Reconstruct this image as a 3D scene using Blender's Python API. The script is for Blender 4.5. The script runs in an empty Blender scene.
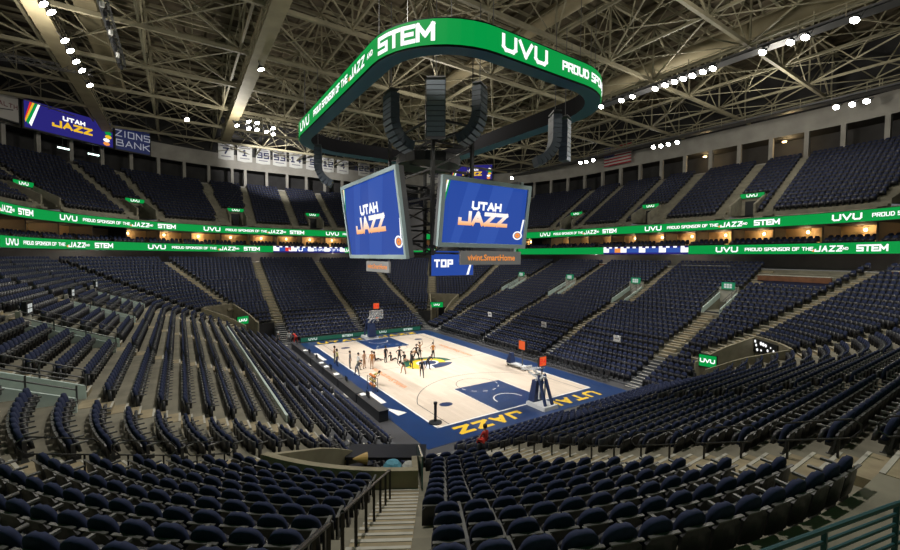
import bpy, math, random
import numpy as np
from mathutils import Vector, Matrix
random.seed(7)
rng = np.random.RandomState(3)
sc = bpy.context.scene
col = sc.collection

# ------------------------------------------------------------------ camera
CAM = np.array([-21.358, -36.390, 11.065])
YAW, PITCH, ROLL, FPX = 0.58496, -0.04442, 0.00725, 408.0
def cam_axes():
    cy, sy, cp, sp = math.cos(YAW), math.sin(YAW), math.cos(PITCH), math.sin(PITCH)
    f = np.array([sy*cp, cy*cp, sp]); r = np.array([cy, -sy, 0.0]); u = np.cross(r, f)
    cr, sr = math.cos(ROLL), math.sin(ROLL)
    return r*cr + u*sr, u*cr - r*sr, f
RT, UP, FW = cam_axes()
cam_data = bpy.data.cameras.new('camera'); cam = bpy.data.objects.new('camera', cam_data); col.objects.link(cam)
cam_data.sensor_width = 36.0; cam_data.lens = FPX*36.0/900.0; cam_data.clip_end = 400; cam_data.clip_start = .05
cam.matrix_world = Matrix(((RT[0], UP[0], -FW[0], CAM[0]), (RT[1], UP[1], -FW[1], CAM[1]), (RT[2], UP[2], -FW[2], CAM[2]), (0, 0, 0, 1)))
sc.camera = cam

# ------------------------------------------------------------------ view, world, lights
sc.view_settings.view_transform = 'Standard'; sc.view_settings.look = 'None'
sc.view_settings.gamma = 1.0; sc.view_settings.use_curve_mapping = False
sc.view_settings.exposure = 0.0
sc.cycles.max_bounces = 5; sc.cycles.diffuse_bounces = 3; sc.cycles.glossy_bounces = 2; sc.cycles.transmission_bounces = 3
sc.cycles.transparent_max_bounces = 6; sc.cycles.caustics_reflective = False; sc.cycles.caustics_refractive = False
sc.cycles.sample_clamp_indirect = 4.0; sc.cycles.use_denoising = True
w = bpy.data.worlds.new('world'); sc.world = w; w.use_nodes = True
w.node_tree.nodes['Background'].inputs[0].default_value = (.9, .95, 1.0, 1)
w.node_tree.nodes['Background'].inputs[1].default_value = .14
def spot(loc, target, watts, size_deg, blend=.6, colr=(1, .97, .92), rad=.35):
    l = bpy.data.lights.new('flood_or_fill_beam', 'SPOT'); o = bpy.data.objects.new('flood_or_fill_beam', l); col.objects.link(o)
    l.energy = watts; l.spot_size = math.radians(size_deg); l.spot_blend = blend; l.color = colr; l.shadow_soft_size = rad
    o.location = loc
    o.rotation_euler = (Vector(target)-Vector(loc)).to_track_quat('-Z', 'Y').to_euler()
    return o
# court floods: right catwalk row, and an added left row to even the light
for sx in (-1, 1):
    for y in (-18, -6, 6, 18):
        spot((sx*23.5, y, 29.2), (0, y*.55, 0), 22500, 48, .5)
# wide seating floods
for sx in (-1, 1):
    for y in (-24, 0, 24):
        spot((sx*14.5, y, 29.0), (sx*22, y*1.2, 0), 8500, 92, .7, (1, .95, .86))
spot((-8, 38, 28.3), (-3, 55.5, 31.7), 14000, 80, .6)  # added beam away from any fixture, brightens the white banners
# added fill lights brightening the concourse band behind the top row
for p_ in ((37.6, -6, 11.2), (37.6, 8, 11.2), (33, -29, 11.2), (29, 36, 11.2), (4, 44, 11.2), (-10, 44, 11.2), (-30, 35, 11.2), (-37, 18, 11.2)):
    l = bpy.data.lights.new('concourse_fill', 'POINT'); o = bpy.data.objects.new('concourse_fill', l); col.objects.link(o); l.energy = 260; l.shadow_soft_size = .2; l.color = (1, .9, .78); o.location = p_
# added fill lights for the roof steelwork, no fixtures hang here
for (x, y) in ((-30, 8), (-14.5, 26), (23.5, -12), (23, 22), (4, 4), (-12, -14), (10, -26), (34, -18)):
    l = bpy.data.lights.new('steelwork_fill', 'POINT'); o = bpy.data.objects.new('steelwork_fill', l); col.objects.link(o)
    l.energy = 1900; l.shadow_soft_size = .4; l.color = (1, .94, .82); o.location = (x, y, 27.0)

# ------------------------------------------------------------------ materials
MATS = {}
def mat(name, base, rough=.6, metal=0., var=0., scale=3., emit=None, estr=1., bump=0., spec=.5):
    if name in MATS: return MATS[name]
    m = bpy.data.materials.new(name); m.use_nodes = True; nt = m.node_tree; b = nt.nodes['Principled BSDF']
    b.inputs['Base Color'].default_value = (*base, 1); b.inputs['Roughness'].default_value = rough; b.inputs['Metallic'].default_value = metal
    b.inputs['Specular IOR Level'].default_value = spec
    if var > 0:
        tc = nt.nodes.new('ShaderNodeTexCoord'); n = nt.nodes.new('ShaderNodeTexNoise'); n.inputs['Scale'].default_value = scale; n.inputs['Detail'].default_value = 5
        r = nt.nodes.new('ShaderNodeValToRGB')
        r.color_ramp.elements[0].color = (*[c*(1-var) for c in base], 1); r.color_ramp.elements[1].color = (*[min(1, c*(1+var)) for c in base], 1)
        r.color_ramp.elements[0].position = .3; r.color_ramp.elements[1].position = .7
        nt.links.new(tc.outputs['Object'], n.inputs['Vector']); nt.links.new(n.outputs['Fac'], r.inputs['Fac']); nt.links.new(r.outputs['Color'], b.inputs['Base Color'])
        if bump:
            bp = nt.nodes.new('ShaderNodeBump'); bp.inputs['Strength'].default_value = bump; bp.inputs['Distance'].default_value = .02
            nt.links.new(n.outputs['Fac'], bp.inputs['Height']); nt.links.new(bp.outputs['Normal'], b.inputs['Normal'])
    if emit:
        b.inputs['Emission Color'].default_value = (*emit, 1); b.inputs['Emission Strength'].default_value = estr
    MATS[name] = m
    return m
def lin(r, g, b): return tuple(((c/255+.055)/1.055)**2.4 if c > 10 else c/255/12.92 for c in (r, g, b))
def screen_mat(name, rgb, s=1.0): return mat(name, (.01, .01, .01), .9, emit=lin(*rgb), estr=s, spec=.1)

M_CONC = mat('concrete', (.225, .21, .16), .85, var=.22, scale=1.2, bump=.15)
M_PLAT = mat('retractable_platform', (.075, .078, .085), .7, var=.2, scale=1.5)
M_CONC2 = mat('pale_concrete', (.5, .48, .42), .8, var=.15, scale=2)
M_STEP = mat('step_nosing', (.33, .275, .175), .8, var=.2, scale=3)
M_NAVY = mat('navy_fabric', (.017, .025, .068), .85, var=.25, scale=9, spec=.3)
M_BLACK = mat('black_plastic', (.012, .013, .016), .45)
M_GREY = mat('grey_metal', (.12, .12, .125), .45, metal=.4)
M_DARK = mat('dark_wall', (.03, .029, .03), .8, var=.3, scale=.6)
M_STEEL = mat('truss_steel', (.27, .245, .165), .6, var=.25, scale=.5)
M_DECK = mat('roof_deck', (.10, .08, .05), .85, var=.3, scale=.4)
M_DUCT = mat('duct', (.30, .255, .16), .6, var=.15, scale=.7)
M_WALL = mat('plaster_wall', (.34, .325, .295), .85, var=.15, scale=.5)
M_RAIL = mat('black_rail', (.015, .015, .015), .4, metal=.3)
M_TEAL = mat('teal_rail', (.03, .10, .12), .45, metal=.2)
M_GLASSP = mat('frosted_panel', (.6, .72, .69), .3, var=.1, scale=2)
M_WHITE = mat('white_paint', (.75, .75, .73), .5)
M_LWHITE = screen_mat('led_white', (255, 255, 255), 1.15)
M_LGREEN = screen_mat('led_green', (0, 150, 66), 1.0)
M_LBLUE = screen_mat('led_blue', (40, 74, 160), 1.0)
M_LNAVY = screen_mat('led_navy', (44, 40, 128), .8)
M_LORANGE = screen_mat('led_orange', (245, 150, 70), 1.0)
M_LYELLOW = screen_mat('led_yellow', (240, 190, 40), 1.0)
M_LRED = screen_mat('led_red', (225, 50, 40), 1.0)
M_LAMP = mat('lamp_lens', (1, 1, 1), .3, emit=(1, .97, .92), estr=40)
M_WARM = mat('warm_lamp', (1, .8, .5), .3, emit=(1, .68, .30), estr=7)

# ------------------------------------------------------------------ mesh builder
class MB:
    def __init__(s): s.v = []; s.f = []; s.m = []; s.mats = []; s.cur = 0
    def use(s, m):
        if m not in s.mats: s.mats.append(m)
        s.cur = s.mats.index(m); return s
    def poly(s, pts):
        i = len(s.v); s.v.extend([tuple(map(float, p)) for p in pts]); s.f.append(list(range(i, i+len(pts)))); s.m.append(s.cur)
    def faces(s, pts, fs):
        i = len(s.v); s.v.extend([tuple(map(float, p)) for p in pts])
        for f in fs: s.f.append([i+k for k in f]); s.m.append(s.cur)
    def hexa(s, p):  # 8 points: bottom 4 ccw, top 4
        s.faces(p, [(3, 2, 1, 0), (4, 5, 6, 7), (0, 1, 5, 4), (1, 2, 6, 5), (2, 3, 7, 6), (3, 0, 4, 7)])
    def box(s, c, d, X=(1, 0, 0), Y=(0, 1, 0), Z=(0, 0, 1)):
        c, X, Y, Z = map(np.array, (c, X, Y, Z)); x, y, z = d[0]/2, d[1]/2, d[2]/2
        s.hexa([c-X*x-Y*y-Z*z, c+X*x-Y*y-Z*z, c+X*x+Y*y-Z*z, c-X*x+Y*y-Z*z, c-X*x-Y*y+Z*z, c+X*x-Y*y+Z*z, c+X*x+Y*y+Z*z, c-X*x+Y*y+Z*z])
    def bar(s, p, q, w, h=None):
        p, q = np.array(p, float), np.array(q, float); d = q-p; L = np.linalg.norm(d); d = d/L
        up = np.array([0, 0, 1.]) if abs(d[2]) < .95 else np.array([1., 0, 0])
        X = np.cross(d, up); X /= np.linalg.norm(X); Z = np.cross(X, d)
        s.box((p+q)/2, (w, L, h or w), X, d, Z)
    def tube(s, pts, r, n=6, closed=False):
        pts = [np.array(p, float) for p in pts]; rings = []
        for i, p in enumerate(pts):
            a = pts[i-1] if i > 0 else (pts[-1] if closed else p); b = pts[(i+1) % len(pts)] if (i < len(pts)-1 or closed) else p
            d = b-a; d /= np.linalg.norm(d); up = np.array([0, 0, 1.]) if abs(d[2]) < .9 else np.array([1., 0, 0])
            X = np.cross(d, up); X /= np.linalg.norm(X); Y = np.cross(X, d)
            rings.append([p+r*(X*math.cos(k*2*math.pi/n)+Y*math.sin(k*2*math.pi/n)) for k in range(n)])
        vs = [v for g in rings for v in g]; fs = []
        m = len(rings)
        for i in range(m if closed else m-1):
            j = (i+1) % m
            for k in range(n): fs.append((i*n+k, i*n+(k+1) % n, j*n+(k+1) % n, j*n+k))
        if not closed: fs.append(tuple(range(n))[::-1]); fs.append(tuple((m-1)*n+k for k in range(n)))
        s.faces(vs, fs)
    def lathe(s, c, prof, n=12, axis=(0, 0, 1)):
        c = np.array(c, float); ax = np.array(axis, float); ax /= np.linalg.norm(ax)
        t = np.array([1., 0, 0]) if abs(ax[0]) < .9 else np.array([0, 1., 0]); X = np.cross(ax, t); X /= np.linalg.norm(X); Y = np.cross(ax, X)
        vs = []; fs = []
        for r, z in prof:
            for k in range(n): vs.append(c+ax*z+r*(X*math.cos(2*math.pi*k/n)+Y*math.sin(2*math.pi*k/n)))
        for i in range(len(prof)-1):
            for k in range(n): fs.append((i*n+k, i*n+(k+1) % n, (i+1)*n+(k+1) % n, (i+1)*n+k))
        fs.append(tuple(range(n))[::-1]); fs.append(tuple((len(prof)-1)*n+k for k in range(n)))
        s.faces(vs, fs)
    def prism(s, poly, z0, z1):
        n = len(poly); vs = [(x, y, z0) for x, y in poly]+[(x, y, z1) for x, y in poly]
        s.faces(vs, [tuple(range(n))[::-1], tuple(range(n, 2*n))]+[(i, (i+1) % n, n+(i+1) % n, n+i) for i in range(n)])
    def mesh(s, name, smooth=False):
        me = bpy.data.meshes.new(name); me.from_pydata(s.v, [], s.f); me.update()
        for m in s.mats: me.materials.append(m)
        me.polygons.foreach_set('material_index', s.m)
        if smooth: me.polygons.foreach_set('use_smooth', [True]*len(s.f))
        return me
    def build(s, name, m=None, parent=None, smooth=False, loc=None):
        if m is not None and not s.mats: s.mats = [m]
        o = bpy.data.objects.new(name, s.mesh(name, smooth)); col.objects.link(o)
        if parent: o.parent = parent
        if loc is not None: o.location = loc
        return o
def tag(o, label=None, cat=None, group=None, kind=None):
    if label: o['label'] = label
    if cat: o['category'] = cat
    if group: o['group'] = group
    if kind: o['kind'] = kind
    return o
def empty(name, loc=(0, 0, 0), rz=0., label=None, cat=None, group=None):
    o = bpy.data.objects.new(name, None); col.objects.link(o); o.location = loc; o.rotation_euler = (0, 0, rz); o.empty_display_size = .2
    return tag(o, label, cat, group)
def copy_tree(o, parent=None):
    c = o.copy(); col.objects.link(c)
    if parent: c.parent = parent
    for ch in list(KIDS.get(o.name, [])): copy_tree(ch, c)
    return c
KIDS = {}
def reg(o):
    if o.parent: KIDS.setdefault(o.parent.name, []).append(o)
    return o
def struct(o): o['kind'] = 'structure'; return o
ORD = ['zeroth', 'first', 'second', 'third', 'fourth', 'fifth', 'sixth', 'seventh', 'eighth', 'ninth', 'tenth', 'eleventh', 'twelfth', 'thirteenth', 'fourteenth', 'fifteenth',
       'sixteenth', 'seventeenth', 'eighteenth', 'nineteenth', 'twentieth', 'twenty-first', 'twenty-second', 'twenty-third', 'twenty-fourth', 'twenty-fifth', 'twenty-sixth', 'twenty-seventh', 'twenty-eighth', 'twenty-ninth', 'thirtieth']

# ------------------------------------------------------------------ stroke lettering
G = {'U': [[(0, 1), (0, .22), (.2, 0), (.8, 0), (1, .22), (1, 1)]], 'V': [[(0, 1), (.5, 0), (1, 1)]], 'S': [[(1, 1), (0, 1), (0, .5), (1, .5), (1, 0), (0, 0)]],
     'T': [[(0, 1), (1, 1)], [(.5, 1), (.5, 0)]], 'E': [[(1, 1), (0, 1), (0, 0), (1, 0)], [(0, .5), (.85, .5)]], 'M': [[(0, 0), (0, 1), (.5, .3), (1, 1), (1, 0)]],
     'J': [[(1, 1), (1, 0), (0, 0), (0, .35)]], 'A': [[(0, 0), (.5, 1), (1, 0)], [(.25, .33), (.75, .33)]], 'Z': [[(0, 1), (1, 1), (0, 0), (1, 0)]],
     'H': [[(0, 0), (0, 1)], [(1, 0), (1, 1)], [(0, .5), (1, .5)]], 'P': [[(0, 0), (0, 1), (1, 1), (1, .45), (0, .45)]], 'R': [[(0, 0), (0, 1), (1, 1), (1, .45), (0, .45)], [(.5, .45), (1, 0)]],
     'O': [[(0, 0), (0, 1), (1, 1), (1, 0), (0, 0)]], 'D': [[(0, 0), (0, 1), (.75, 1), (1, .75), (1, .25), (.75, 0), (0, 0)]], 'F': [[(0, 0), (0, 1), (1, 1)], [(0, .5), (.8, .5)]],
     'N': [[(0, 0), (0, 1), (1, 0), (1, 1)]], 'I': [[(.5, 0), (.5, 1)]], 'L': [[(0, 1), (0, 0), (1, 0)]], 'B': [[(0, 0), (0, 1), (.9, 1), (.9, .52), (0, .52)], [(.9, .5), (1, .45), (1, 0), (0, 0)]],
     'K': [[(0, 0), (0, 1)], [(1, 1), (0, .45)], [(.25, .55), (1, 0)]], 'C': [[(1, 1), (0, 1), (0, 0), (1, 0)]], 'X': [[(0, 0), (1, 1)], [(0, 1), (1, 0)]],
     '1': [[(.2, .8), (.5, 1), (.5, 0)], [(.15, 0), (.85, 0)]], '2': [[(0, 1), (1, 1), (1, .5), (0, .5), (0, 0), (1, 0)]], '3': [[(0, 1), (1, 1), (1, 0), (0, 0)], [(.2, .5), (1, .5)]],
     '4': [[(.75, 0), (.75, 1), (0, .35), (1, .35)]], '5': [[(1, 1), (0, 1), (0, .55), (1, .55), (1, 0), (0, 0)]], '7': [[(0, 1), (1, 1), (.35, 0)]], '9': [[(1, .45), (0, .45), (0, 1), (1, 1), (1, 0), (0, 0)]],
     '0': [[(0, 0), (0, 1), (1, 1), (1, 0), (0, 0)]], '-': [[(0, .5), (1, .5)]], '.': [[(.4, 0), (.6, 0)]]}
def strokes(text, h, wt, cw=.62, gap=.32, slant=0.):
    """quads in (u,v) for a line of block lettering, starting at u=0; returns quads, width"""
    q = []; u = 0.; W = cw*h
    for ch in text:
        if ch == ' ': u += W*.75; continue
        ww = W*(.25 if ch in 'I.' else 1.25 if ch in 'M' else 1.1 if ch in 'UV' else 1.0)
        for pl in G[ch]:
            P = [(u+(.5*ww if ch in 'I.' else x*ww), wt/2+y*(h-wt)) for x, y in pl]
            for a, b in zip(P[:-1], P[1:]):
                d = np.array(b)-np.array(a); L = np.hypot(*d)
                if L < 1e-6: continue
                d /= L; n = np.array([-d[1], d[0]])*wt/2; e = d*wt*.48
                a2, b2 = np.array(a)-e, np.array(b)+e
                m = max(1, int(L/.6)); 
                for k in range(m):
                    c0, c1 = a2+(b2-a2)*k/m, a2+(b2-a2)*(k+1)/m
                    q.append([c0+n, c0-n, c1-n, c1+n])
        u += ww+gap*h+(wt*.2)
    if slant:
        q = [[p+np.array([p[1]*slant, 0]) for p in k] for k in q]
    return q, u-gap*h
def letter(mb, text, f, u0, v0, h, wt, center=False, **k):
    q, W = strokes(text, h, wt, **k); off = u0-(W/2 if center else 0)
    e0 = np.array(f(off, v0), float); ex, ey = np.array(f(off+.1, v0), float)-e0, np.array(f(off, v0+.1), float)-e0; nn = np.cross(ex, ey); nn /= max(1e-9, np.linalg.norm(nn))
    if k.pop('flat_first', 0): nn *= 0
    for ki, k4 in enumerate(q):
        P4 = [np.array(f(off+p[0], v0+p[1]), float) for p in k4]; a_ = np.cross(P4[1]-P4[0], P4[2]-P4[0]); a_ /= max(1e-9, np.linalg.norm(a_)); a_ = a_ if a_@nn >= 0 else -a_
        mb.poly([p_+a_*.0012*(ki % 9) for p_ in P4])
    return W

# ------------------------------------------------------------------ the bowl's plan
A, B = 11.0, 17.3
RD = .87; NROW = 28
def zd(d):
    if d < 6.5: return 2.81*max(d, 0)**1.25/6.5**1.25
    return .6+.34*d if d < 11 else .6+.34*11+.43*(d-11)
def rowz(i): return zd(i*RD+RD/2)
UD, UR, UZ, UN, U0 = .78, .52, 16.6, 16, 25.0
CORN = {'FR': (1, 1), 'FL': (-1, 1), 'NL': (-1, -1), 'NR': (1, -1)}
def P(seg, v, d):
    """plan point and outward normal on the offset ring"""
    if seg == 'R': return np.array([A+d, v]), np.array([1., 0])
    if seg == 'L': return np.array([-A-d, v]), np.array([-1., 0])
    if seg == 'F': return np.array([v, B+d]), np.array([0, 1.])
    if seg == 'N': return np.array([v, -B-d]), np.array([0, -1.])
    sx, sy = CORN[seg]; t = math.radians(v); n = np.array([sx*math.cos(t), sy*math.sin(t)])
    return np.array([sx*A, sy*B])+n*d, n
def p3(seg, v, d, z): q, n = P(seg, v, d); return np.array([q[0], q[1], z])
def proj(q):
    d = np.array(q)-CAM; z = d@FW
    return 450+FPX*(d@RT)/z, 275-FPX*(d@UP)/z, z
def inview(q, mx=70, my=60):
    u, v, z = proj(q); return z > 1.0 and -mx < u < 900+mx and -my < v < 550+my
V0, V1 = 31.0, 61.5              # corner vomitory sector
VR0, VR1 = 5, 11                 # its rows
SV = {'R': (-16.2, -5.4, 5.4, 16.0), 'L': (-16.2, -5.4, 5.4, 16.0)}   # mid-slope vomitories on the long sides
SVR0, SVR1 = 16, 20
CA = (23.5, 59.4)
def corner_cells():
    a = sorted(set([float(x) for x in range(0, 91, 3)]+[V0, V1]))
    return list(zip(a[:-1], a[1:]))
def side_cells(seg):
    H = A if seg in 'FN' else B
    c = [-H, H]
    if seg in 'LR': c += [-H-2.3, H+2.3]
    for v in SV.get(seg, ()): c += [v-.8, v+.8]
    c = sorted(c); return list(zip(c[:-1], c[1:]))
SEGS = ['FR', 'F', 'FL', 'L', 'NL', 'N', 'NR', 'R']
def cells(seg): return corner_cells() if len(seg) == 2 else side_cells(seg)
def in_svom(seg, v, i): return seg in SV and SVR0 <= i < SVR1 and any(abs(v-c) < .8 for c in SV[seg])
def open_cell(seg, v, i):
    if len(seg) == 2:
        if i < VR0: return True
        if VR0 <= i < VR1 and V0 < v < V1: return True
    if seg in 'LR' and abs(v) > B: return i >= VR0
    if seg == 'N' and i == 0: return True
    return in_svom(seg, v, i)

# ================================================================== SETTING: floor, bowl, walls, roof
mb = MB(); mb.box((0, 0, -.15), (160, 170, .28)); struct(mb.build('floor', mat('floor_slab', (.045, .045, .05), .6, var=.2, scale=.5)))

mb = MB()
for seg in SEGS:
    for v0, v1 in cells(seg):
        vm = (v0+v1)/2; prev = None
        for i in range(NROW):
            d0, d1, z = i*RD, (i+1)*RD, rowz(i)
            if open_cell(seg, vm, i): prev = None; continue
            zb = rowz(i-1) if prev is not None else 0.
            if in_svom(seg, vm, i-1): zb = rowz(SVR0)-.2
            mb.use(M_CONC if i >= VR0 else M_PLAT)
            mb.poly([p3(seg, v0, d0, z), p3(seg, v1, d0, z), p3(seg, v1, d1, z), p3(seg, v0, d1, z)])
            mb.poly([p3(seg, v0, d0, zb), p3(seg, v1, d0, zb), p3(seg, v1, d0, z), p3(seg, v0, d0, z)])
            prev = i
        # mid-slope vomitory floor
        if in_svom(seg, vm, SVR0):
            z = rowz(SVR0)-.2
            mb.poly([p3(seg, v0, SVR0*RD, z), p3(seg, v1, SVR0*RD, z), p3(seg, v1, SVR1*RD, z), p3(seg, v0, SVR1*RD, z)])
            for v in (v0, v1):
                mb.poly([p3(seg, v, SVR0*RD, z), p3(seg, v, SVR1*RD, z), p3(seg, v, SVR1*RD, rowz(SVR1-1)), p3(seg, v, SVR0*RD, rowz(SVR0))])
# ends of the floor-level rows towards the open corners
mb.use(M_PLAT)
for seg, H in (('R', B+2.3), ('L', B+2.3), ('F', A), ('N', A)):
    for v in (-H, H):
        for i in range(VR0):
            mb.poly([p3(seg, v, i*RD, 0), p3(seg, v, (i+1)*RD, 0), p3(seg, v, (i+1)*RD, rowz(i)), p3(seg, v, i*RD, rowz(i))])
mb.use(M_CONC)
for seg in 'LR':
    for s_ in (-1, 1): mb.poly([p3(seg, s_*B, VR0*RD, 0), p3(seg, s_*(B+2.3), VR0*RD, 0), p3(seg, s_*(B+2.3), VR0*RD, rowz(VR0-1)), p3(seg, s_*B, VR0*RD, rowz(VR0-1))])
# concourse behind the top row
d1 = NROW*RD
for seg in SEGS:
    for v0, v1 in cells(seg):
        if seg in 'LR' and abs(v0+v1)/2 > B: continue
        mb.poly([p3(seg, v0, d1, 9.95), p3(seg, v1, d1, 9.95), p3(seg, v1, 32, 9.95), p3(seg, v0, 32, 9.95)])
struct(mb.build('floor_lower_terrace'))
# concourse wall, suite slab, suite walls, upper terrace
mbw = MB().use(mat('concourse_paint', (.16, .15, .14), .8, var=.3, scale=.25))
for seg in SEGS:
    for v0, v1 in cells(seg):
        if seg in 'LR' and abs(v0+v1)/2 > B: continue
        mbw.poly([p3(seg, v0, 30.5, 9.9), p3(seg, v1, 30.5, 9.9), p3(seg, v1, 30.5, 11.7), p3(seg, v0, 30.5, 11.7)])
struct(mbw.build('wall_concourse'))
mb = MB().use(M_DARK)
def ring_face(m, dA, zA, dB, zB, segs=SEGS):
    for seg in segs:
        for v0, v1 in cells(seg):
            if seg in 'LR' and abs(v0+v1)/2 > B: continue
            m.poly([p3(seg, v0, dA, zA), p3(seg, v1, dA, zA), p3(seg, v1, dB, zB), p3(seg, v0, dB, zB)])
ring_face(mb, 24.15, 11.62, 31, 11.62); ring_face(mb, 24.15, 11.62, 24.15, 12.78)
ring_face(mb, 24.15, 12.78, 24.35, 12.78); ring_face(mb, 24.35, 12.78, 24.35, 12.45)
ring_face(mb, 24.35, 12.45, 25.6, 12.45); ring_face(mb, 25.6, 12.45, 25.6, 12.75); ring_face(mb, 25.6, 12.75, 31, 12.75)
ring_face(mb, 24.15, 14.72, 31, 14.72); ring_face(mb, 24.15, 14.72, 24.15, 15.9); ring_face(mb, 24.15, 15.9, 24.4, 15.9); ring_face(mb, 24.4, 15.9, 24.4, 15.75)
struct(mb.build('floor_suite_level'))
mb = MB(); ring_face(mb, 29.2, 12.7, 29.2, 14.8)
struct(mb.build('wall_suites', mat('suite_wall', (.5, .36, .2), .7, var=.3, scale=.35)))
# suite partitions
mb = MB().use(mat('suite_partition', (.10, .085, .07), .7))
SUITES = []
def ring_len_points(d, step):
    """walk the ring clockwise seen from above: L(+y) FL F FR R(-y) NR N NL ; yields seg,v,s"""
    out = []; s = 0.
    for seg, a, b in (('L', -B, B), ('FL', 0, 90), ('F', -A, A), ('FR', 90, 0), ('R', B, -B), ('NR', 0, 90), ('N', A, -A), ('NL', 90, 0)):
        L = abs(b-a) if len(seg) == 1 else d*math.pi/2
        n = max(1, int(round(L/step)))
        for k in range(n): out.append((seg, a+(b-a)*k/n, s+L*k/n))
        s += L
    return out, s
def ring_at(d, s):
    for seg, a, b in (('L', -B, B), ('FL', 0, 90), ('F', -A, A), ('FR', 90, 0), ('R', B, -B), ('NR', 0, 90), ('N', A, -A), ('NL', 90, 0)):
        L = abs(b-a) if len(seg) == 1 else d*math.pi/2
        if s <= L: return seg, a+(b-a)*s/L
        s -= L
    return 'NL', 0
pts, _ = ring_len_points(26.5, 4.6)
for seg, v, s in pts:
    q = p3(seg, v, 25.9, 13.75)
    if not inview(q, 120): continue
    n = P(seg, v, 26)[1]; n3 = np.array([n[0], n[1], 0]); t3 = np.array([-n[1], n[0], 0])
    mb.box(p3(seg, v, 27.5, 13.75), (.18, 3.4, 2.0), t3, n3); SUITES.append((seg, v, s))
struct(mb.build('wall_suite_partitions'))

# upper terrace with portal notches: (segment, centre, half width) ; half width in metres
PORT = [('R', -14.2, 1.3), ('R', -.9, 1.3), ('R', 13.1, 1.3), ('L', -.9, 1.3), ('L', 13.1, 1.3), ('F', .4, 1.3), ('FL', 86.0, 1.3), ('FL', 55.6, 1.3), ('FL', 26.0, 1.3), ('FR', 84.7, 1.3), ('FR', 55, 1.3), ('FR', 26.0, 1.3), ('NR', 26, 1.3)]
UAISLE = [('R', -17.0), ('R', -11.8), ('R', -3.8), ('R', 2.1), ('R', 10.1), ('R', 16.2), ('L', 16.5), ('L', 10.2), ('L', 1.8), ('L', -3.8), ('F', -10.85), ('F', -3.5), ('F', 3.9), ('F', 10.8),
          ('FL', 80.4), ('FL', 60), ('FL', 50.3), ('FL', 29.5), ('FL', 22), ('FR', 80.4), ('FR', 60), ('FR', 50.3), ('FR', 29.5), ('FR', 22), ('NR', 22), ('NR', 29.5), ('NR', 50)]
def hw(seg, m, d=27.0): return m if len(seg) == 1 else math.degrees(m/d)
def port_hit(seg, v): return any(s == seg and abs(v-c) < hw(seg, h) for s, c, h in PORT)
def ucells(seg):
    H = 0
    base = [float(x) for x in range(0, 91, 3)] if len(seg) == 2 else ([-A, A] if seg in 'FN' else [-B, B])
    for s, c, h in PORT:
        if s == seg: base += [c-hw(seg, h), c+hw(seg, h)]
    base = sorted(set(base)); return list(zip(base[:-1], base[1:]))
UPR = 4
mb = MB().use(M_CONC)
for seg in ('FR', 'F', 'FL', 'L', 'R', 'NR'):
    for v0, v1 in ucells(seg):
        vm = (v0+v1)/2; prev = False
        for i in range(UN):
            d0, d1, z = U0+i*UD, U0+(i+1)*UD, UZ+i*UR
            if i < UPR and port_hit(seg, vm): prev = True; continue
            zb = z-UR if (i != UPR or not port_hit(seg, vm)) else UZ-.3
            mb.poly([p3(seg, v0, d0, z), p3(seg, v1, d0, z), p3(seg, v1, d1, z), p3(seg, v0, d1, z)])
            mb.poly([p3(seg, v0, d0, zb), p3(seg, v1, d0, zb), p3(seg, v1, d0, z), p3(seg, v0, d0, z)])
        mb.poly([p3(seg, v0, 24.15, 15.8), p3(seg, v1, 24.15, 15.8), p3(seg, v1, U0, 16.1), p3(seg, v0, U0, 16.1)])
        zt = UZ+(UN-1)*UR
        mb.poly([p3(seg, v0, U0+UN*UD, zt), p3(seg, v1, U0+UN*UD, zt), p3(seg, v1, 43, zt), p3(seg, v0, 43, zt)])
        if port_hit(seg, vm):
            mb.poly([p3(seg, v0, U0, UZ-.3), p3(seg, v1, U0, UZ-.3), p3(seg, v1, U0+UPR*UD, UZ-.3), p3(seg, v0, U0+UPR*UD, UZ-.3)])
            for v in (v0, v1):
                mb.poly([p3(seg, v, U0, UZ-.3), p3(seg, v, U0+UPR*UD, UZ-.3), p3(seg, v, U0+UPR*UD, UZ+UPR*UR), p3(seg, v, U0, UZ+.2)])
struct(mb.build('floor_upper_terrace'))
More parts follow.
